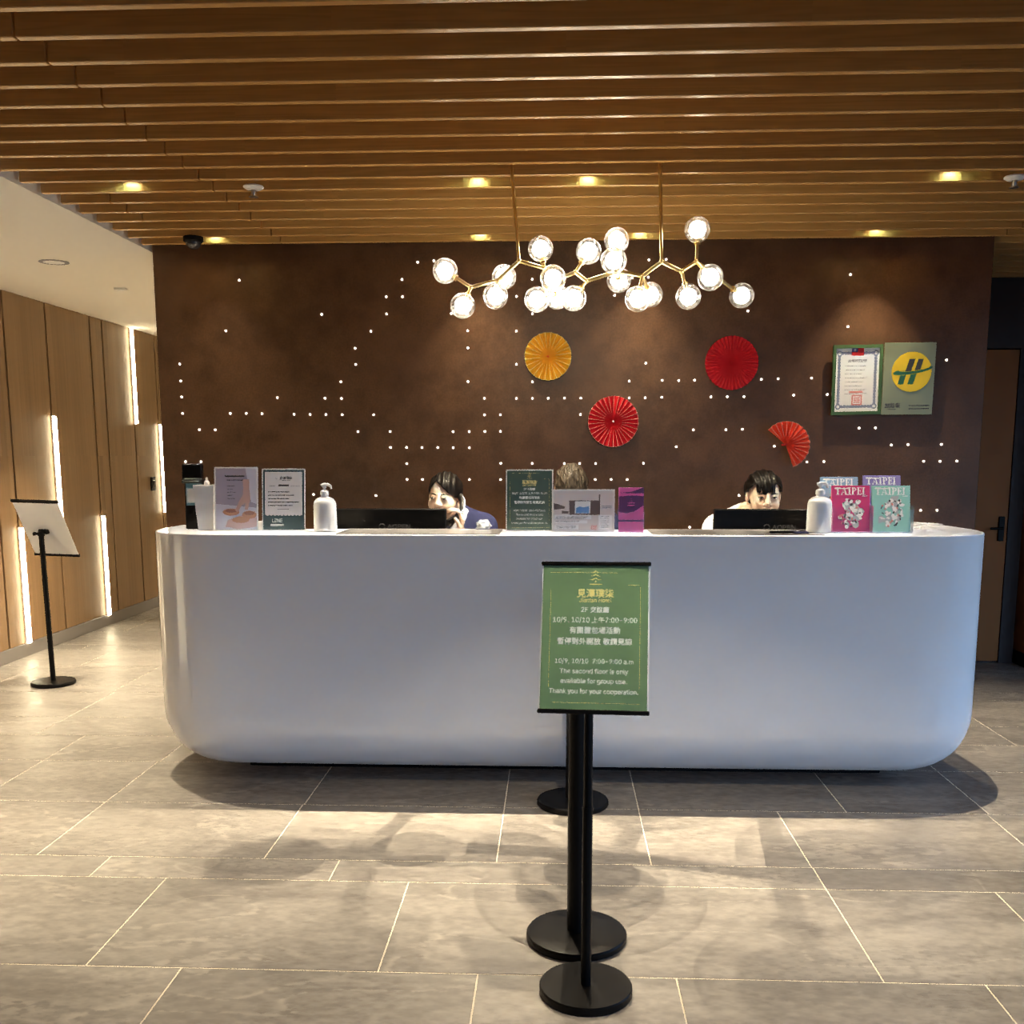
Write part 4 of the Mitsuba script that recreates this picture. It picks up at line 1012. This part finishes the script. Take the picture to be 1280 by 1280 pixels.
magazine(1.140, Z + .040, 4.372, 'm_sky_blue', 'blue TAIPEI magazine standing behind the crimson one', 21)
magazine(1.322, Z + .046, 4.376, 'm_lilac', 'violet TAIPEI magazine standing behind the mint green one', 22)
magazine(1.176, Z + .004, 4.318, 'm_magenta', 'crimson TAIPEI magazine in front of the blue one', 23)
magazine(1.345, Z + .004, 4.318, 'm_aqua', 'mint green TAIPEI magazine in front of the violet one', 24)
for x0, lab in ((1.170, 'clear acrylic holder with the crimson and blue magazines'), (1.338, 'clear acrylic holder with the mint green and violet magazines')):
    k = thing('magazine_holder', lab, 'magazine holder')
    part(k, 'front_panel', box(x0 + .002, x0 + .170, 4.290, 4.292, Z + .0, Z + .10), 'm_acrylic')
    part(k, 'side_panel', box(x0 + .168, x0 + .1695, 4.293, 4.44, Z, Z + .115, .0004), 'm_acrylic')
    part(k, 'side_panel', box(x0 + .001, x0 + .0025, 4.293, 4.44, Z, Z + .115, .0004), 'm_acrylic')
    part(k, 'shelf', box(x0 + .003, x0 + .167, 4.293, 4.44, Z, Z + .0025), 'm_acrylic')
    part(k, 'step', box(x0 + .003, x0 + .167, 4.365, 4.44, Z + .032, Z + .035), 'm_acrylic')


def sanitizer(x, y, label, s=1.0):
    k = thing('sanitizer_bottle', label, 'pump bottle')
    prof = [(0, 0), (.046, 0), (.051, .004), (.0515, .02), (.050, .118), (.047, .130), (.038, .142), (.024, .149), (.0165, .152), (.0165, .160), (0, .160)]
    part(k, 'bottle', lathe([(r * s, z * s) for r, z in prof], 40, (x, y, Z), 1.0, .66), 'm_white_plastic', smooth=40)
    part(k, 'collar', lathe([(r * s, z * s) for r, z in [(0, .158), (.0185, .158), (.0185, .174), (.012, .180), (.006, .182), (.006, .192), (0, .192)]], 28, (x, y, Z)), 'm_white_plastic', smooth=40)
    part(k, 'nozzle', cat([tube([(x, y, Z + .188 * s), (x, y, Z + .200 * s)], .009 * s, 16), tube([(x - .014 * s, y, Z + .199 * s), (x, y, Z + .203 * s), (x + .016 * s, y, Z + .203 * s), (x + .026 * s, y, Z + .198 * s), (x + .030 * s, y, Z + .184 * s)], [.006 * s, .0085 * s, .0075 * s, .006 * s, .0045 * s], 12)]), 'm_white_plastic', smooth=40)


sanitizer(-1.004, 4.33, 'white pump bottle of hand sanitizer left of the left monitor')
sanitizer(1.122, 4.325, 'white pump bottle of hand sanitizer left of the magazines', 1.03)

# tapered white dispenser and black card terminal at the left end
k = thing('tissue_dispenser', 'tall tapered white container with a small pump, between the terminal and the hand poster', 'dispenser')
tp = trimesh.convex.convex_hull(np.array([(x, y, z) for z, a in ((Z, .033), (Z + .004, .035), (Z + .195, .047), (Z + .20, .046)) for x in (-1.549 - a, -1.549 + a) for y in (4.40 - a * .8, 4.40 + a * .8)]))
part(k, 'body', tp, 'm_white_plastic')
part(k, 'pump', lathe([(0, .2), (.012, .2), (.012, .214), (.006, .218), (.005, .232), (0, .234)], 18, (-1.545, 4.40, Z)), 'm_white_plastic', smooth=40)
k = thing('card_terminal', 'black payment terminal with a pale screen at the left end of the desk', 'card terminal')
o, U, V, w, h = sheet_frame(-1.685, -1.590, Z, 1.415, 4.46, .04)
K = lambda m: frame(m, o, U, V)
part(k, 'body', K(cat([box(.012, w, 0, h * .78, -.045, 0, .004), box(0, w - .006, h * .74, h, -.040, -.006, .004)])), 'm_black')
part(k, 'screen', K(extrude(rect(.020, w - .006, h * .36, h * .70), .0012, 0)), 'm_screen_blue')
part(k, 'screen_print', K(extrude(rect(.020, w - .006, h * .63, h * .70).union(rect(.020, w - .006, h * .36, h * .395)), .0004, .0013)), 'm_teal_print')
part(k, 'screen_sheet', K(extrude(rect(.026, w - .010, h * .41, h * .615), .0004, .0013)), 'm_white')
part(k, 'camera_hood', K(box(.004, w - .010, h * .70, h * .74, 0, .012, .003)), 'm_black')


def monitor(x, label, y=4.62):
    zt, W2, H = 1.207, .270, .325
    k = thing('monitor', label, 'monitor')
    part(k, 'back_cover', cat([box(x - W2, x + W2, y, y + .022, zt - H, zt, .005), box(x - .13, x + .13, y - .018, y + .004, zt - H + .03, zt - .16, .012)]), 'm_black')
    part(k, 'screen', box(x - W2 + .008, x + W2 - .008, y + .0221, y + .0235, zt - H + .012, zt - .008), 'm_black_glass')
    part(k, 'stand', cat([box(x - .03, x + .03, y - .03, y - .010, .765, zt - .18, .004), box(x - .11, x + .11, y - .095, y + .09, .760, .770, .003)]), 'm_black_satin')
    # round mark and maker's name, dark grey on black
    t = meshkit.text_mesh('AOPEN', .0185, .0006, True)
    t.apply_scale([1.25, 1, 1])
    c = zt - .083
    ringm = extrude(Point(0, 0).buffer(.0155).difference(Point(0, 0).buffer(.0095)).difference(rect(-.020, .020, -.0025, .0025)), .0006)
    part(k, 'logo', frame(cat([moved(t, .020, -.009), moved(ringm, -.004, 0)]), (x - .025, y - .0002, c), (1, 0, 0), (0, 0, 1)), 'm_grey_print', label='dark grey maker mark')


monitor(at(485, 640, 4.62)[0], 'black computer monitor seen from behind, in front of the woman on the phone')
monitor(at(967, 640, 4.62)[0], 'black computer monitor seen from behind, in front of the woman with a fringe')

# loose papers and small things
pr = np.random.default_rng(9)
for i, (x, y, a, lab) in enumerate(((1.62, 4.62, .25, 'white sheet of paper lying on the right end of the desk'), (1.70, 4.76, -.3, 'white sheet of paper lying at the back of the right desk end'))):
    m = frame(extrude(rect(-.075, .075, -.105, .105), .0006), (x, y, Z + .0012 * i), (math.cos(a), math.sin(a), 0), (-math.sin(a), math.cos(a), 0))
    k = thing('paper_sheet', lab, 'paper')
    part(k, 'sheet', m, 'm_paper')
    part(k, 'print', frame(cat([lines(-.055, .055, [.05, .03, .01, -.01], .005, np.random.default_rng(i), .0006), extrude(rect(-.05, .0, -.07, -.03), .0003, .0006)]), (x, y, Z + .0012 * i), (math.cos(a), math.sin(a), 0), (-math.sin(a), math.cos(a), 0)), 'm_mid_ink')


def pen(p0, p1, label, body='m_black_satin', r=.005):
    p0, p1 = np.array(p0), np.array(p1)
    d = (p1 - p0) / np.linalg.norm(p1 - p0)
    k = thing('pen', label, 'pen')
    part(k, 'barrel', tube([p0, p0 + d * .115], r, 12), body, smooth=40)
    part(k, 'tip', tube([p0 + d * .115, p0 + d * .13, p0 + d * .136], [r, r * .45, .0006], 12), 'm_steel', smooth=40)


pen((.90, 4.25, Z + .0035 + .005), (1.03, 4.27, Z + .0035 + .005), 'black pen lying on the dark glass in front of the right monitor')
pen((1.71, 4.86, Z + .0065), (1.78, 4.80, Z + .0065), 'white pen lying at the back of the right desk end', 'm_white_plastic')
k = thing('telephone_tray', 'small dark pen tray on the ledge left of the right pump bottle', 'tray')
part(k, 'tray', box(1.00, 1.062, 4.235, 4.33, Z + .003, Z + .010, .003), 'm_navy')
part(k, 'slot', box(1.012, 1.050, 4.246, 4.32, Z + .0099, Z + .0105), 'm_black_satin')
# crumpled tissue
ts = trimesh.creation.icosphere(subdivisions=3)
nz = meshkit.fbm(ts.vertices * 2.2 + 4, 3, 5)
ts.vertices = ts.vertices * (.55 + .8 * nz)[:, None] * np.array([.034, .022, .026])
ts.apply_translation([-.322, 4.455, Z + .018])
ts.vertices[:, 2] = np.maximum(ts.vertices[:, 2], Z)
single('paper_tissue', ts, 'm_white', 'small crumpled white tissue on the ledge right of the woman on the phone', 'tissue')

# ------------------------------------------------------------------ the three receptionists: bodies as smooth distance fields, meshed once
def surface(f, lo, hi, h):
    """Surface nets of the zero set of f (vectorised over points) on a grid with spacing h."""
    lo, hi = np.array(lo, float), np.array(hi, float)
    n = np.ceil((hi - lo) / h).astype(int) + 1
    ax = [lo[i] + h * np.arange(n[i]) for i in range(3)]
    Pg = np.stack(np.meshgrid(*ax, indexing='ij'), -1).reshape(-1, 3)
    D = f(Pg).reshape(n)
    D[0], D[-1], D[:, 0], D[:, -1], D[:, :, 0], D[:, :, -1] = [np.maximum(q, 1e-3) for q in (D[0], D[-1], D[:, 0], D[:, -1], D[:, :, 0], D[:, :, -1])]
    ins = D < 0
    m = n - 1
    cnt = np.zeros(m)
    acc = np.zeros((*m, 3))
    base = np.stack(np.meshgrid(*[np.arange(k) for k in m], indexing='ij'), -1).astype(float)
    for a in range(3):
        o = [i for i in range(3) if i != a]
        for u in (0, 1):
            for v in (0, 1):
                s0 = [slice(0, m[0]), slice(0, m[1]), slice(0, m[2])]
                for q, t in zip(o, (u, v)):
                    s0[q] = slice(t, t + m[q])
                s1 = list(s0)
                s1[a] = slice(1, 1 + m[a])
                d0, d1 = D[tuple(s0)], D[tuple(s1)]
                c = (d0 < 0) != (d1 < 0)
                t_ = np.where(c, d0 / np.where(c, d0 - d1, 1), 0)
                off = np.zeros(3)
                off[o[0]], off[o[1]] = u, v
                p = base + off
                p[..., a] += t_
                acc += np.where(c[..., None], p, 0)
                cnt += c
    act = cnt > 0
    idx = -np.ones(m, int)
    idx[act] = np.arange(act.sum())
    V = lo + h * (acc[act] / cnt[act][:, None])
    F = []
    for a in range(3):
        o = [(a + 1) % 3, (a + 2) % 3]
        s = [slice(None)] * 3
        s[a] = slice(0, m[a])
        for q in o:
            s[q] = slice(1, m[q])
        s0, s1 = list(s), list(s)
        s1[a] = slice(1, m[a] + 1)
        i0, i1 = ins[tuple(s0)], ins[tuple(s1)]
        for flip in (False, True):
            e = (i0 & ~i1) if not flip else (~i0 & i1)
            loc = np.argwhere(e)
            if not len(loc):
                continue
            for q in o:
                loc[:, q] += 1
            def cell(du, dv):
                k = loc.copy()
                k[:, o[0]] += du
                k[:, o[1]] += dv
                return idx[tuple(k.T)]
            q = np.stack([cell(-1, -1), cell(0, -1), cell(0, 0), cell(-1, 0)], 1)
            if flip:
                q = q[:, ::-1]
            F += [q[:, [0, 1, 2]], q[:, [0, 2, 3]]]
    return trimesh.Trimesh(V, np.vstack(F), process=False)


def smin(a, b, k):
    h = np.clip(.5 + .5 * (b - a) / k, 0, 1)
    return b + (a - b) * h - k * h * (1 - h)


def smax(a, b, k):
    return -smin(-a, -b, k)


def ell(p, c, r):
    q = p - np.array(c)
    r = np.array(r)
    k0 = np.linalg.norm(q / r, axis=1)
    k1 = np.linalg.norm(q / (r * r), axis=1)
    return k0 * (k0 - 1) / np.maximum(k1, 1e-9)


def cap(p, a, b, ra, rb):
    a, b = np.array(a, float), np.array(b, float)
    ab = b - a
    t = np.clip((p - a) @ ab / max(ab @ ab, 1e-12), 0, 1)
    return np.linalg.norm(p - a - t[:, None] * ab, axis=1) - (ra + (rb - ra) * t)


def rot(yaw, pitch, roll):
    y, p, r = np.radians([yaw, pitch, roll])
    Rz = np.array([[math.cos(y), -math.sin(y), 0], [math.sin(y), math.cos(y), 0], [0, 0, 1]])
    Rx = np.array([[1, 0, 0], [0, math.cos(p), -math.sin(p)], [0, math.sin(p), math.cos(p)]])
    Ry = np.array([[math.cos(r), 0, math.sin(r)], [0, 1, 0], [-math.sin(r), 0, math.cos(r)]])
    return Rz @ Rx @ Ry


def head_sdf(q):
    """Head in its own frame: eyes at z = 0, face towards -y."""
    d = ell(q, (0, .016, .030), (.073, .092, .083))
    d = smin(d, ell(q, (0, -.022, -.028), (.061, .063, .080)), .025)
    d = smin(d, ell(q, (0, -.052, -.086), (.028, .027, .022)), .030)
    for s in (-1, 1):
        d = smin(d, ell(q, (s * .036, -.052, -.034), (.026, .026, .026)), .025)
        d = smax(d, -ell(q, (s * .032, -.101, .003), (.019, .017, .013)), .014)
    d = smin(d, cap(q, (0, -.080, .012), (0, -.095, -.024), .0075, .0105), .012)
    d = smin(d, ell(q, (0, -.098, -.028), (.012, .011, .009)), .007)
    for s in (-1, 1):
        d = smin(d, ell(q, (s * .012, -.090, -.031), (.0075, .008, .0065)), .006)
        d = smin(d, ell(q, (s * .076, .012, -.004), (.008, .019, .030)), .006)
    d = smin(d, ell(q, (0, -.082, -.056), (.024, .012, .011)), .012)
    d = smax(d, -cap(q, (-.020, -.0975, -.0575), (.020, -.0975, -.0575), .0022, .0022), .004)
    return d


def hand_parts(w, d, n, side, curl, spread=.17, ln=1.0):
    """Capsules of a hand: wrist w, d towards the fingers, n the way the palm faces, side the thumb's side (unit vectors); curl in degrees per joint."""
    w, d, n, side = [np.array(v, float) for v in (w, d, n, side)]
    d /= np.linalg.norm(d)
    n = n - d * (n @ d)
    n /= np.linalg.norm(n)
    side = side - d * (side @ d) - n * (side @ n)
    side /= np.linalg.norm(side)
    out, palm = [], []
    for i, (off, kl, ph) in enumerate(((.030, .083, (.042, .025, .019)), (.010, .087, (.046, .029, .021)), (-.010, .083, (.043, .027, .020)), (-.029, .075, (.033, .021, .018)))):
        k = w + d * kl * ln + side * off * ln
        palm.append((w + side * off * .45, k, .0145, .0105))
        dirv = d * math.cos(spread * off * 8) + side * math.sin(spread * off * 8)
        a, p, r = 0.0, k, .0092
        c = curl[i] if hasattr(curl, '__len__') else curl
        for j, L in enumerate(ph):
            a += math.radians(c * (.8, 1.1, .8)[j])
            e = p + (dirv * math.cos(a) + n * math.sin(a)) * L * ln
            out.append((p, e, r, r - .0009))
            p, r = e, r - .0009
    b = w + d * .026 * ln + side * .022
    m = b + (side * .75 + d * .62 + n * .25) / np.linalg.norm(side * .75 + d * .62 + n * .25) * .040 * ln
    t = m + (d * .85 + n * .45 + side * .1) / np.linalg.norm(d * .85 + n * .45 + side * .1) * .030 * ln
    t2 = t + (d * .8 + n * .6) / np.linalg.norm(d * .8 + n * .6) * .022 * ln
    return palm + [(b, m, .0155, .0115)], out + [(m, t, .0108, .0098), (t, t2, .0098, .0085)]


def hand_mesh(hp):
    palm, fing = hp

    def f(p):
        d = None
        for a, b, ra, rb in palm:
            c = cap(p, a, b, ra, rb)
            d = c if d is None else smin(d, c, .014)
        g = None
        for a, b, ra, rb in fing:
            c = cap(p, a, b, ra, rb)
            g = c if g is None else np.minimum(g, c)
        return smin(d, g, .005)
    al = np.array([q for a, b, _, _ in palm + fing for q in (a, b)])
    return surface(f, al.min(0) - .022, al.max(0) + .022, .0028)


def person(key_label, x0, hc, hr, shoulders, arms, hands, hair_fn, hair_mat, top_mat, shirt=None, y0=5.17, hair_noise=0.0, lips=True, brow_z=.021):
    """arms: two (shoulder, elbow, wrist) chains; hands: two argument tuples for hand_parts."""
    k = thing('person', key_label, 'person')
    hc = np.array(hc, float)
    R_ = rot(*hr)
    X = lambda x, y, z: np.array([x0 + x, y, z])
    sz = shoulders
    neck0, neck1 = X(0, y0 - .03, sz + .045), hc + R_ @ np.array([0, .028, -.055])

    def torso(p):
        d = ell(p, X(0, y0 + .01, .575), (.170, .125, .105))
        d = smin(d, ell(p, X(0, y0 + .01, .76), (.128, .098, .17)), .06)
        d = smin(d, ell(p, X(0, y0 - .005, sz - .12), (.150, .110, .16)), .06)
        d = smin(d, cap(p, X(-.135, y0 - .01, sz - .025), X(.135, y0 - .01, sz - .025), .052, .052), .05)
        for s in (-1, 1):
            d = smin(d, cap(p, X(s * .03, y0 - .015, sz + .045), X(s * .13, y0 - .01, sz - .005), .040, .035), .04)
        return d

    def limbs(p):
        d = None
        for sh, el, wr in arms:
            c = smin(cap(p, sh, el, .046, .036), cap(p, el, wr, .035, .024), .015)
            d = c if d is None else np.minimum(d, c)
        return d

    def legs(p):
        d = None
        for s in (-1, 1):
            hip, knee, ank = X(s * .09, y0, .56), X(s * .10, y0 - .40, .535), X(s * .10, y0 - .36, .10)
            c = smin(cap(p, hip, knee, .078, .056), cap(p, knee, ank, .053, .036), .03)
            c = smin(c, cap(p, ank, ank + [0, -.12, -.055], .036, .030), .02)
            d = c if d is None else np.minimum(d, c)
        return d

    def body(p):
        d = smin(smin(torso(p), limbs(p), .04), legs(p), .05)
        return smin(d, cap(p, neck0, neck1, .054, .046), .03)
    al = np.array([q for ch in arms for q in ch])
    lo = np.minimum(al.min(0) - .07, [x0 - .26, y0 - .62, 0])
    hi = np.maximum(al.max(0) + .07, [x0 + .26, y0 + .20, max(neck1[2], sz) + .10])
    lo[2] = .012
    body_m = man(surface(body, lo, hi, .011))

    def head(p):
        q = (p - hc) @ R_
        return smin(head_sdf(q), cap(p, neck0 + (neck1 - neck0) * .2, neck1, .050, .046), .018)
    head_m = man(surface(head, hc - [.13, .15, .19], hc + [.13, .15, .15], .0033))
    M = body_m + head_m
    for hp in hands:
        M = M + man(hand_mesh(hand_parts(*hp)))
    m = unman(M)
    scene[numbered(k + '__body')] = shape(m, 'm_skin', smooth=True)

    # clothes: the same fields a little larger, cut open at the neck
    def jacket(p):
        d = smin(torso(p) - .010, limbs(p) - .011, .04)
        d = np.maximum(d, .60 - p[:, 2])
        for sh, el, wr in arms:
            e = (wr - el) / np.linalg.norm(wr - el)
            d = np.maximum(d, -np.maximum(cap(p, wr, wr + e * .06, .05, .05), -((p - wr) @ e + .012)))
        zz = p[:, 2] - (sz - .18)
        wedge = np.maximum(np.abs(p[:, 0] - x0) - (.012 + .30 * zz), p[:, 1] - (y0 - .035))
        d = np.maximum(d, -np.maximum(wedge, -zz))
        return np.maximum(d, -cap(p, neck0 - (neck1 - neck0) * .5, neck1, .064, .060))
    part(k, 'jacket' if shirt else 'blouse', surface(jacket, lo, hi, .0085), top_mat, smooth=True)
    if shirt:
        def blouse(p):
            d = np.maximum(torso(p) - .004, np.abs(p[:, 0] - x0) - .11)
            d = np.maximum(np.maximum(d, .8 - p[:, 2]), p[:, 1] - (y0 + .02))
            return np.maximum(d, -cap(p, neck0 - (neck1 - neck0) * .5, neck1, .056, .053))
        part(k, 'shirt', surface(blouse, [x0 - .14, y0 - .16, .78], [x0 + .14, y0 + .04, sz + .12], .007), shirt, smooth=True)

    def trousers(p):
        return np.maximum(np.maximum(smin(legs(p) - .010, torso(p) - .008, .04), p[:, 2] - .66), .09 - p[:, 2])
    part(k, 'trousers', surface(trousers, [x0 - .25, y0 - .60, .05], [x0 + .25, y0 + .2, .70], .012), 'm_navy', smooth=True)
    for s in (-1, 1):
        part(k, 'shoe', box(x0 + s * .10 - .042, x0 + s * .10 + .042, y0 - .56, y0 - .30, .0, .085, .03), 'm_black_satin')

    # face
    W = lambda mm: trimesh.Trimesh(hc + mm.vertices @ R_.T, mm.faces, process=False)
    for s in (-1, 1):
        e = k + '__eye'
        e = part(k, 'eye', W(ball((s * .031, -.0800, .001), (.0122, .0085, .0042), 3)), 'm_eye_white', smooth=True)
        part(e, 'iris', W(ball((s * .031 - .0008, -.0858, .0008), (.0060, .0035, .0044), 2)), 'm_eye_dark', smooth=True)
        part(e, 'lash', W(tube([(s * (.031 + .014 * t), -.0872 + .0075 * t * t, .0044 - .0032 * t * t + .0012 * t) for t in np.linspace(-1, 1, 9)], [.0006, .0013, .0017, .002, .002, .002, .002, .0016, .0007], 6)), 'm_eye_dark', smooth=True)
        part(k, 'eyebrow', W(tube([(s * (.031 + .019 * t), -.0868 + .012 * max(t, 0) ** 2 + .002 * t * t, brow_z + .002 - .004 * t * t + .0015 * t) for t in np.linspace(-1, 1, 9)], [.0012, .0024, .0028, .003, .0028, .0026, .0022, .0016, .0008], 6)), 'm_hair', smooth=True)
    if lips:
        part(k, 'lips', W(cat([ball((0, -.0915, -.0535), (.018, .0055, .0035), 2), ball((0, -.0905, -.0615), (.015, .0060, .0042), 2)])), 'm_lip', smooth=True)

    def hair(p):
        q = (p - hc) @ R_
        d = hair_fn(q)
        if hair_noise:
            d = d + hair_noise * (meshkit.fbm(np.c_[q[:, 0] * 95 + q[:, 2] * 25, q[:, 1] * 30, q[:, 2] * 30], 3, 3) - .5)
        return d
    part(k, 'hair', surface(hair, hc - [.16, .17, .22], hc + [.16, .19, .17], .0036), hair_mat, smooth=True)
    return k


def hair_parted(q):
    x, y, z = q.T
    d = ell(q, (0, .017, .033), (.083, .103, .090))
    d = d + .0022 * np.sin(210 * (x + .025) + 60 * y)
    hl = np.where(x < -.022, .082 - 1.05 * (-.022 - x) - 8 * (x + .022) ** 2, .082 - .62 * (x + .022) - 3.2 * (x + .022) ** 2)
    g = np.maximum(y - np.where(z < .018, .030, .004), z - hl)
    d = smax(d, -g, .006)
    d = np.maximum(d, -(z + .075 + .6 * np.minimum(y - .03, 0)))
    groove = np.maximum(np.abs(x + .022) - .0022, y - .02)
    d = np.maximum(d, -np.maximum(groove, -(ell(q, (0, .017, .033), (.0765, .0965, .0835)))))
    bun = ell(q, (0, .125, .0), (.045, .035, .045))
    return smin(d, bun, .02)


def hair_fringe(q):
    x, y, z = q.T
    d = ell(q, (0, .017, .033), (.089, .104, .094))
    d = d + .0020 * np.sin(190 * x + 40 * z)
    hl = np.where(np.abs(x + .004) < .043, .021 + .006 * np.sin(150 * x) + .004 * np.sin(420 * x + 1), .062 - 1.2 * np.maximum(np.abs(x) - .056, 0))
    hl = np.where(np.abs(np.abs(x + .006) - .024) < .0022, .05, hl)
    g = np.maximum(y - np.where(z < .018, .030, .0), z - hl)
    d = smax(d, -g, .004)
    d = np.maximum(d, -(z + .075 + .6 * np.minimum(y - .03, 0)))
    tail = cap(q, (0, .115, .02), (.045, .12, -.14), .036, .022)
    return smin(d, tail, .02)


def hair_short(q):
    x, y, z = q.T
    d = ell(q, (0, .018, .036), (.081, .103, .094))
    hl = .052 - 1.0 * np.maximum(np.abs(x) - .045, 0)
    g = np.maximum(y - np.where(z < .025, .02, -.01), z - hl)
    d = smax(d, -g, .006)
    return np.maximum(d, -(z + .045 + .8 * np.minimum(y - .05, 0)))


A3 = lambda *v: np.array(v, float)
# the woman on the phone
xa = -.55
hL = A3(*at(555.5, 621, 4.945))
wrL = at(575, 667, 4.90)
person('woman in a navy jacket holding a telephone to her ear behind the left monitor', xa + .02, hL, (-14, 4, 3), 1.115,
       [(A3(xa - .155, 5.15, 1.08), A3(xa - .23, 5.00, .845), A3(xa - .10, 4.90, .81)), (A3(xa + .195, 5.15, 1.09), A3(xa + .235, 4.97, .850), wrL)],
       [(A3(xa - .10, 4.90, .81), (.35, -1, -.12), (0, 0, -1), (1, 0, 0), 16), (wrL, at(578, 645, 4.875) - wrL, (-1, -.15, .05), (-.1, -.9, .3), (38, 44, 50, 54))],
       hair_parted, 'm_hair', 'm_navy', 'm_blouse')
kp = 'person'
part(kp, 'neck_scarf', cat([tube([at(557, 660, 4.98), at(562, 656, 4.965), at(567, 651, 4.975)], [.010, .014, .010], 10), ball(at(560, 658, 4.965), (.014, .012, .014), 2)]), 'm_scarf', smooth=True, label='dark neck scarf')
ph = thing('telephone_handset', 'black telephone handset with a bright edge held to the ear of the left woman', 'telephone')
pp = [at(573.5, 617, 4.945), at(578, 626, 4.91), at(577.5, 636, 4.885), at(571, 646, 4.862), at(562, 653, 4.855)]
part(ph, 'body', cat([tube(pp, [.017, .015, .013, .014, .017], 16), ball(pp[0], (.019, .019, .021), 3), ball(pp[-1], (.020, .019, .019), 3)]), 'm_black_satin', smooth=50)
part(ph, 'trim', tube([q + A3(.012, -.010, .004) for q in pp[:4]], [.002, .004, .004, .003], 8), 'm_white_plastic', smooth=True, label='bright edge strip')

# the man with lowered head
xm = .078
person('man with short tousled brown hair and lowered head behind the green notice', xm, at(714, 613, 4.99), (4, 56, -3), 1.150,
       [(A3(xm - .195, 5.16, 1.11), A3(xm - .25, 5.02, .86), A3(xm - .11, 4.88, .81)), (A3(xm + .195, 5.16, 1.11), A3(xm + .25, 5.02, .86), A3(xm + .11, 4.88, .81))],
       [(A3(xm - .11, 4.88, .81), (.3, -1, -.1), (0, 0, -1), (1, 0, 0), 16), (A3(xm + .11, 4.88, .81), (-.3, -1, -.1), (0, 0, -1), (-1, 0, 0), 16)],
       hair_short, 'm_hair_brown', 'm_navy', 'm_blouse', hair_noise=.020)
# the woman with the fringe
xb = .985
person('woman with a dark fringe in a white blouse looking down behind the right monitor', xb, at(954.5, 620.5, 4.875), (2, 3, 0), 1.120,
       [(A3(xb - .18, 5.15, 1.085), A3(xb - .27, 4.98, .88), A3(xb - .13, 4.89, .81)), (A3(xb + .18, 5.15, 1.085), A3(xb + .23, 5.00, .85), A3(xb + .11, 4.89, .81))],
       [(A3(xb - .13, 4.89, .81), (.3, -1, -.1), (0, 0, -1), (1, 0, 0), 16), (A3(xb + .11, 4.89, .81), (-.3, -1, -.1), (0, 0, -1), (-1, 0, 0), 16)],
       hair_fringe, 'm_hair', 'm_blouse', None, brow_z=.019)

for x, lab in ((xa + .02, 'black office stool under the woman on the phone'), (xm, 'black office stool under the man with lowered head'), (xb, 'black office stool under the woman with the fringe')):
    s = thing('office_stool', lab, 'stool')
    part(s, 'seat', lathe([(0, .395), (.17, .395), (.195, .41), (.195, .438), (.17, .452), (0, .456)], 36, (x, 5.19, 0)), 'm_black_satin', smooth=40)
    part(s, 'post', lathe([(0, .05), (.026, .05), (.026, .395), (0, .395)], 20, (x, 5.19, 0)), 'm_steel', smooth=40)
    part(s, 'base', lathe([(0, .0), (.20, .0), (.205, .008), (.19, .016), (.03, .05), (0, .05)], 36, (x, 5.19, 0)), 'm_black_satin', smooth=40)
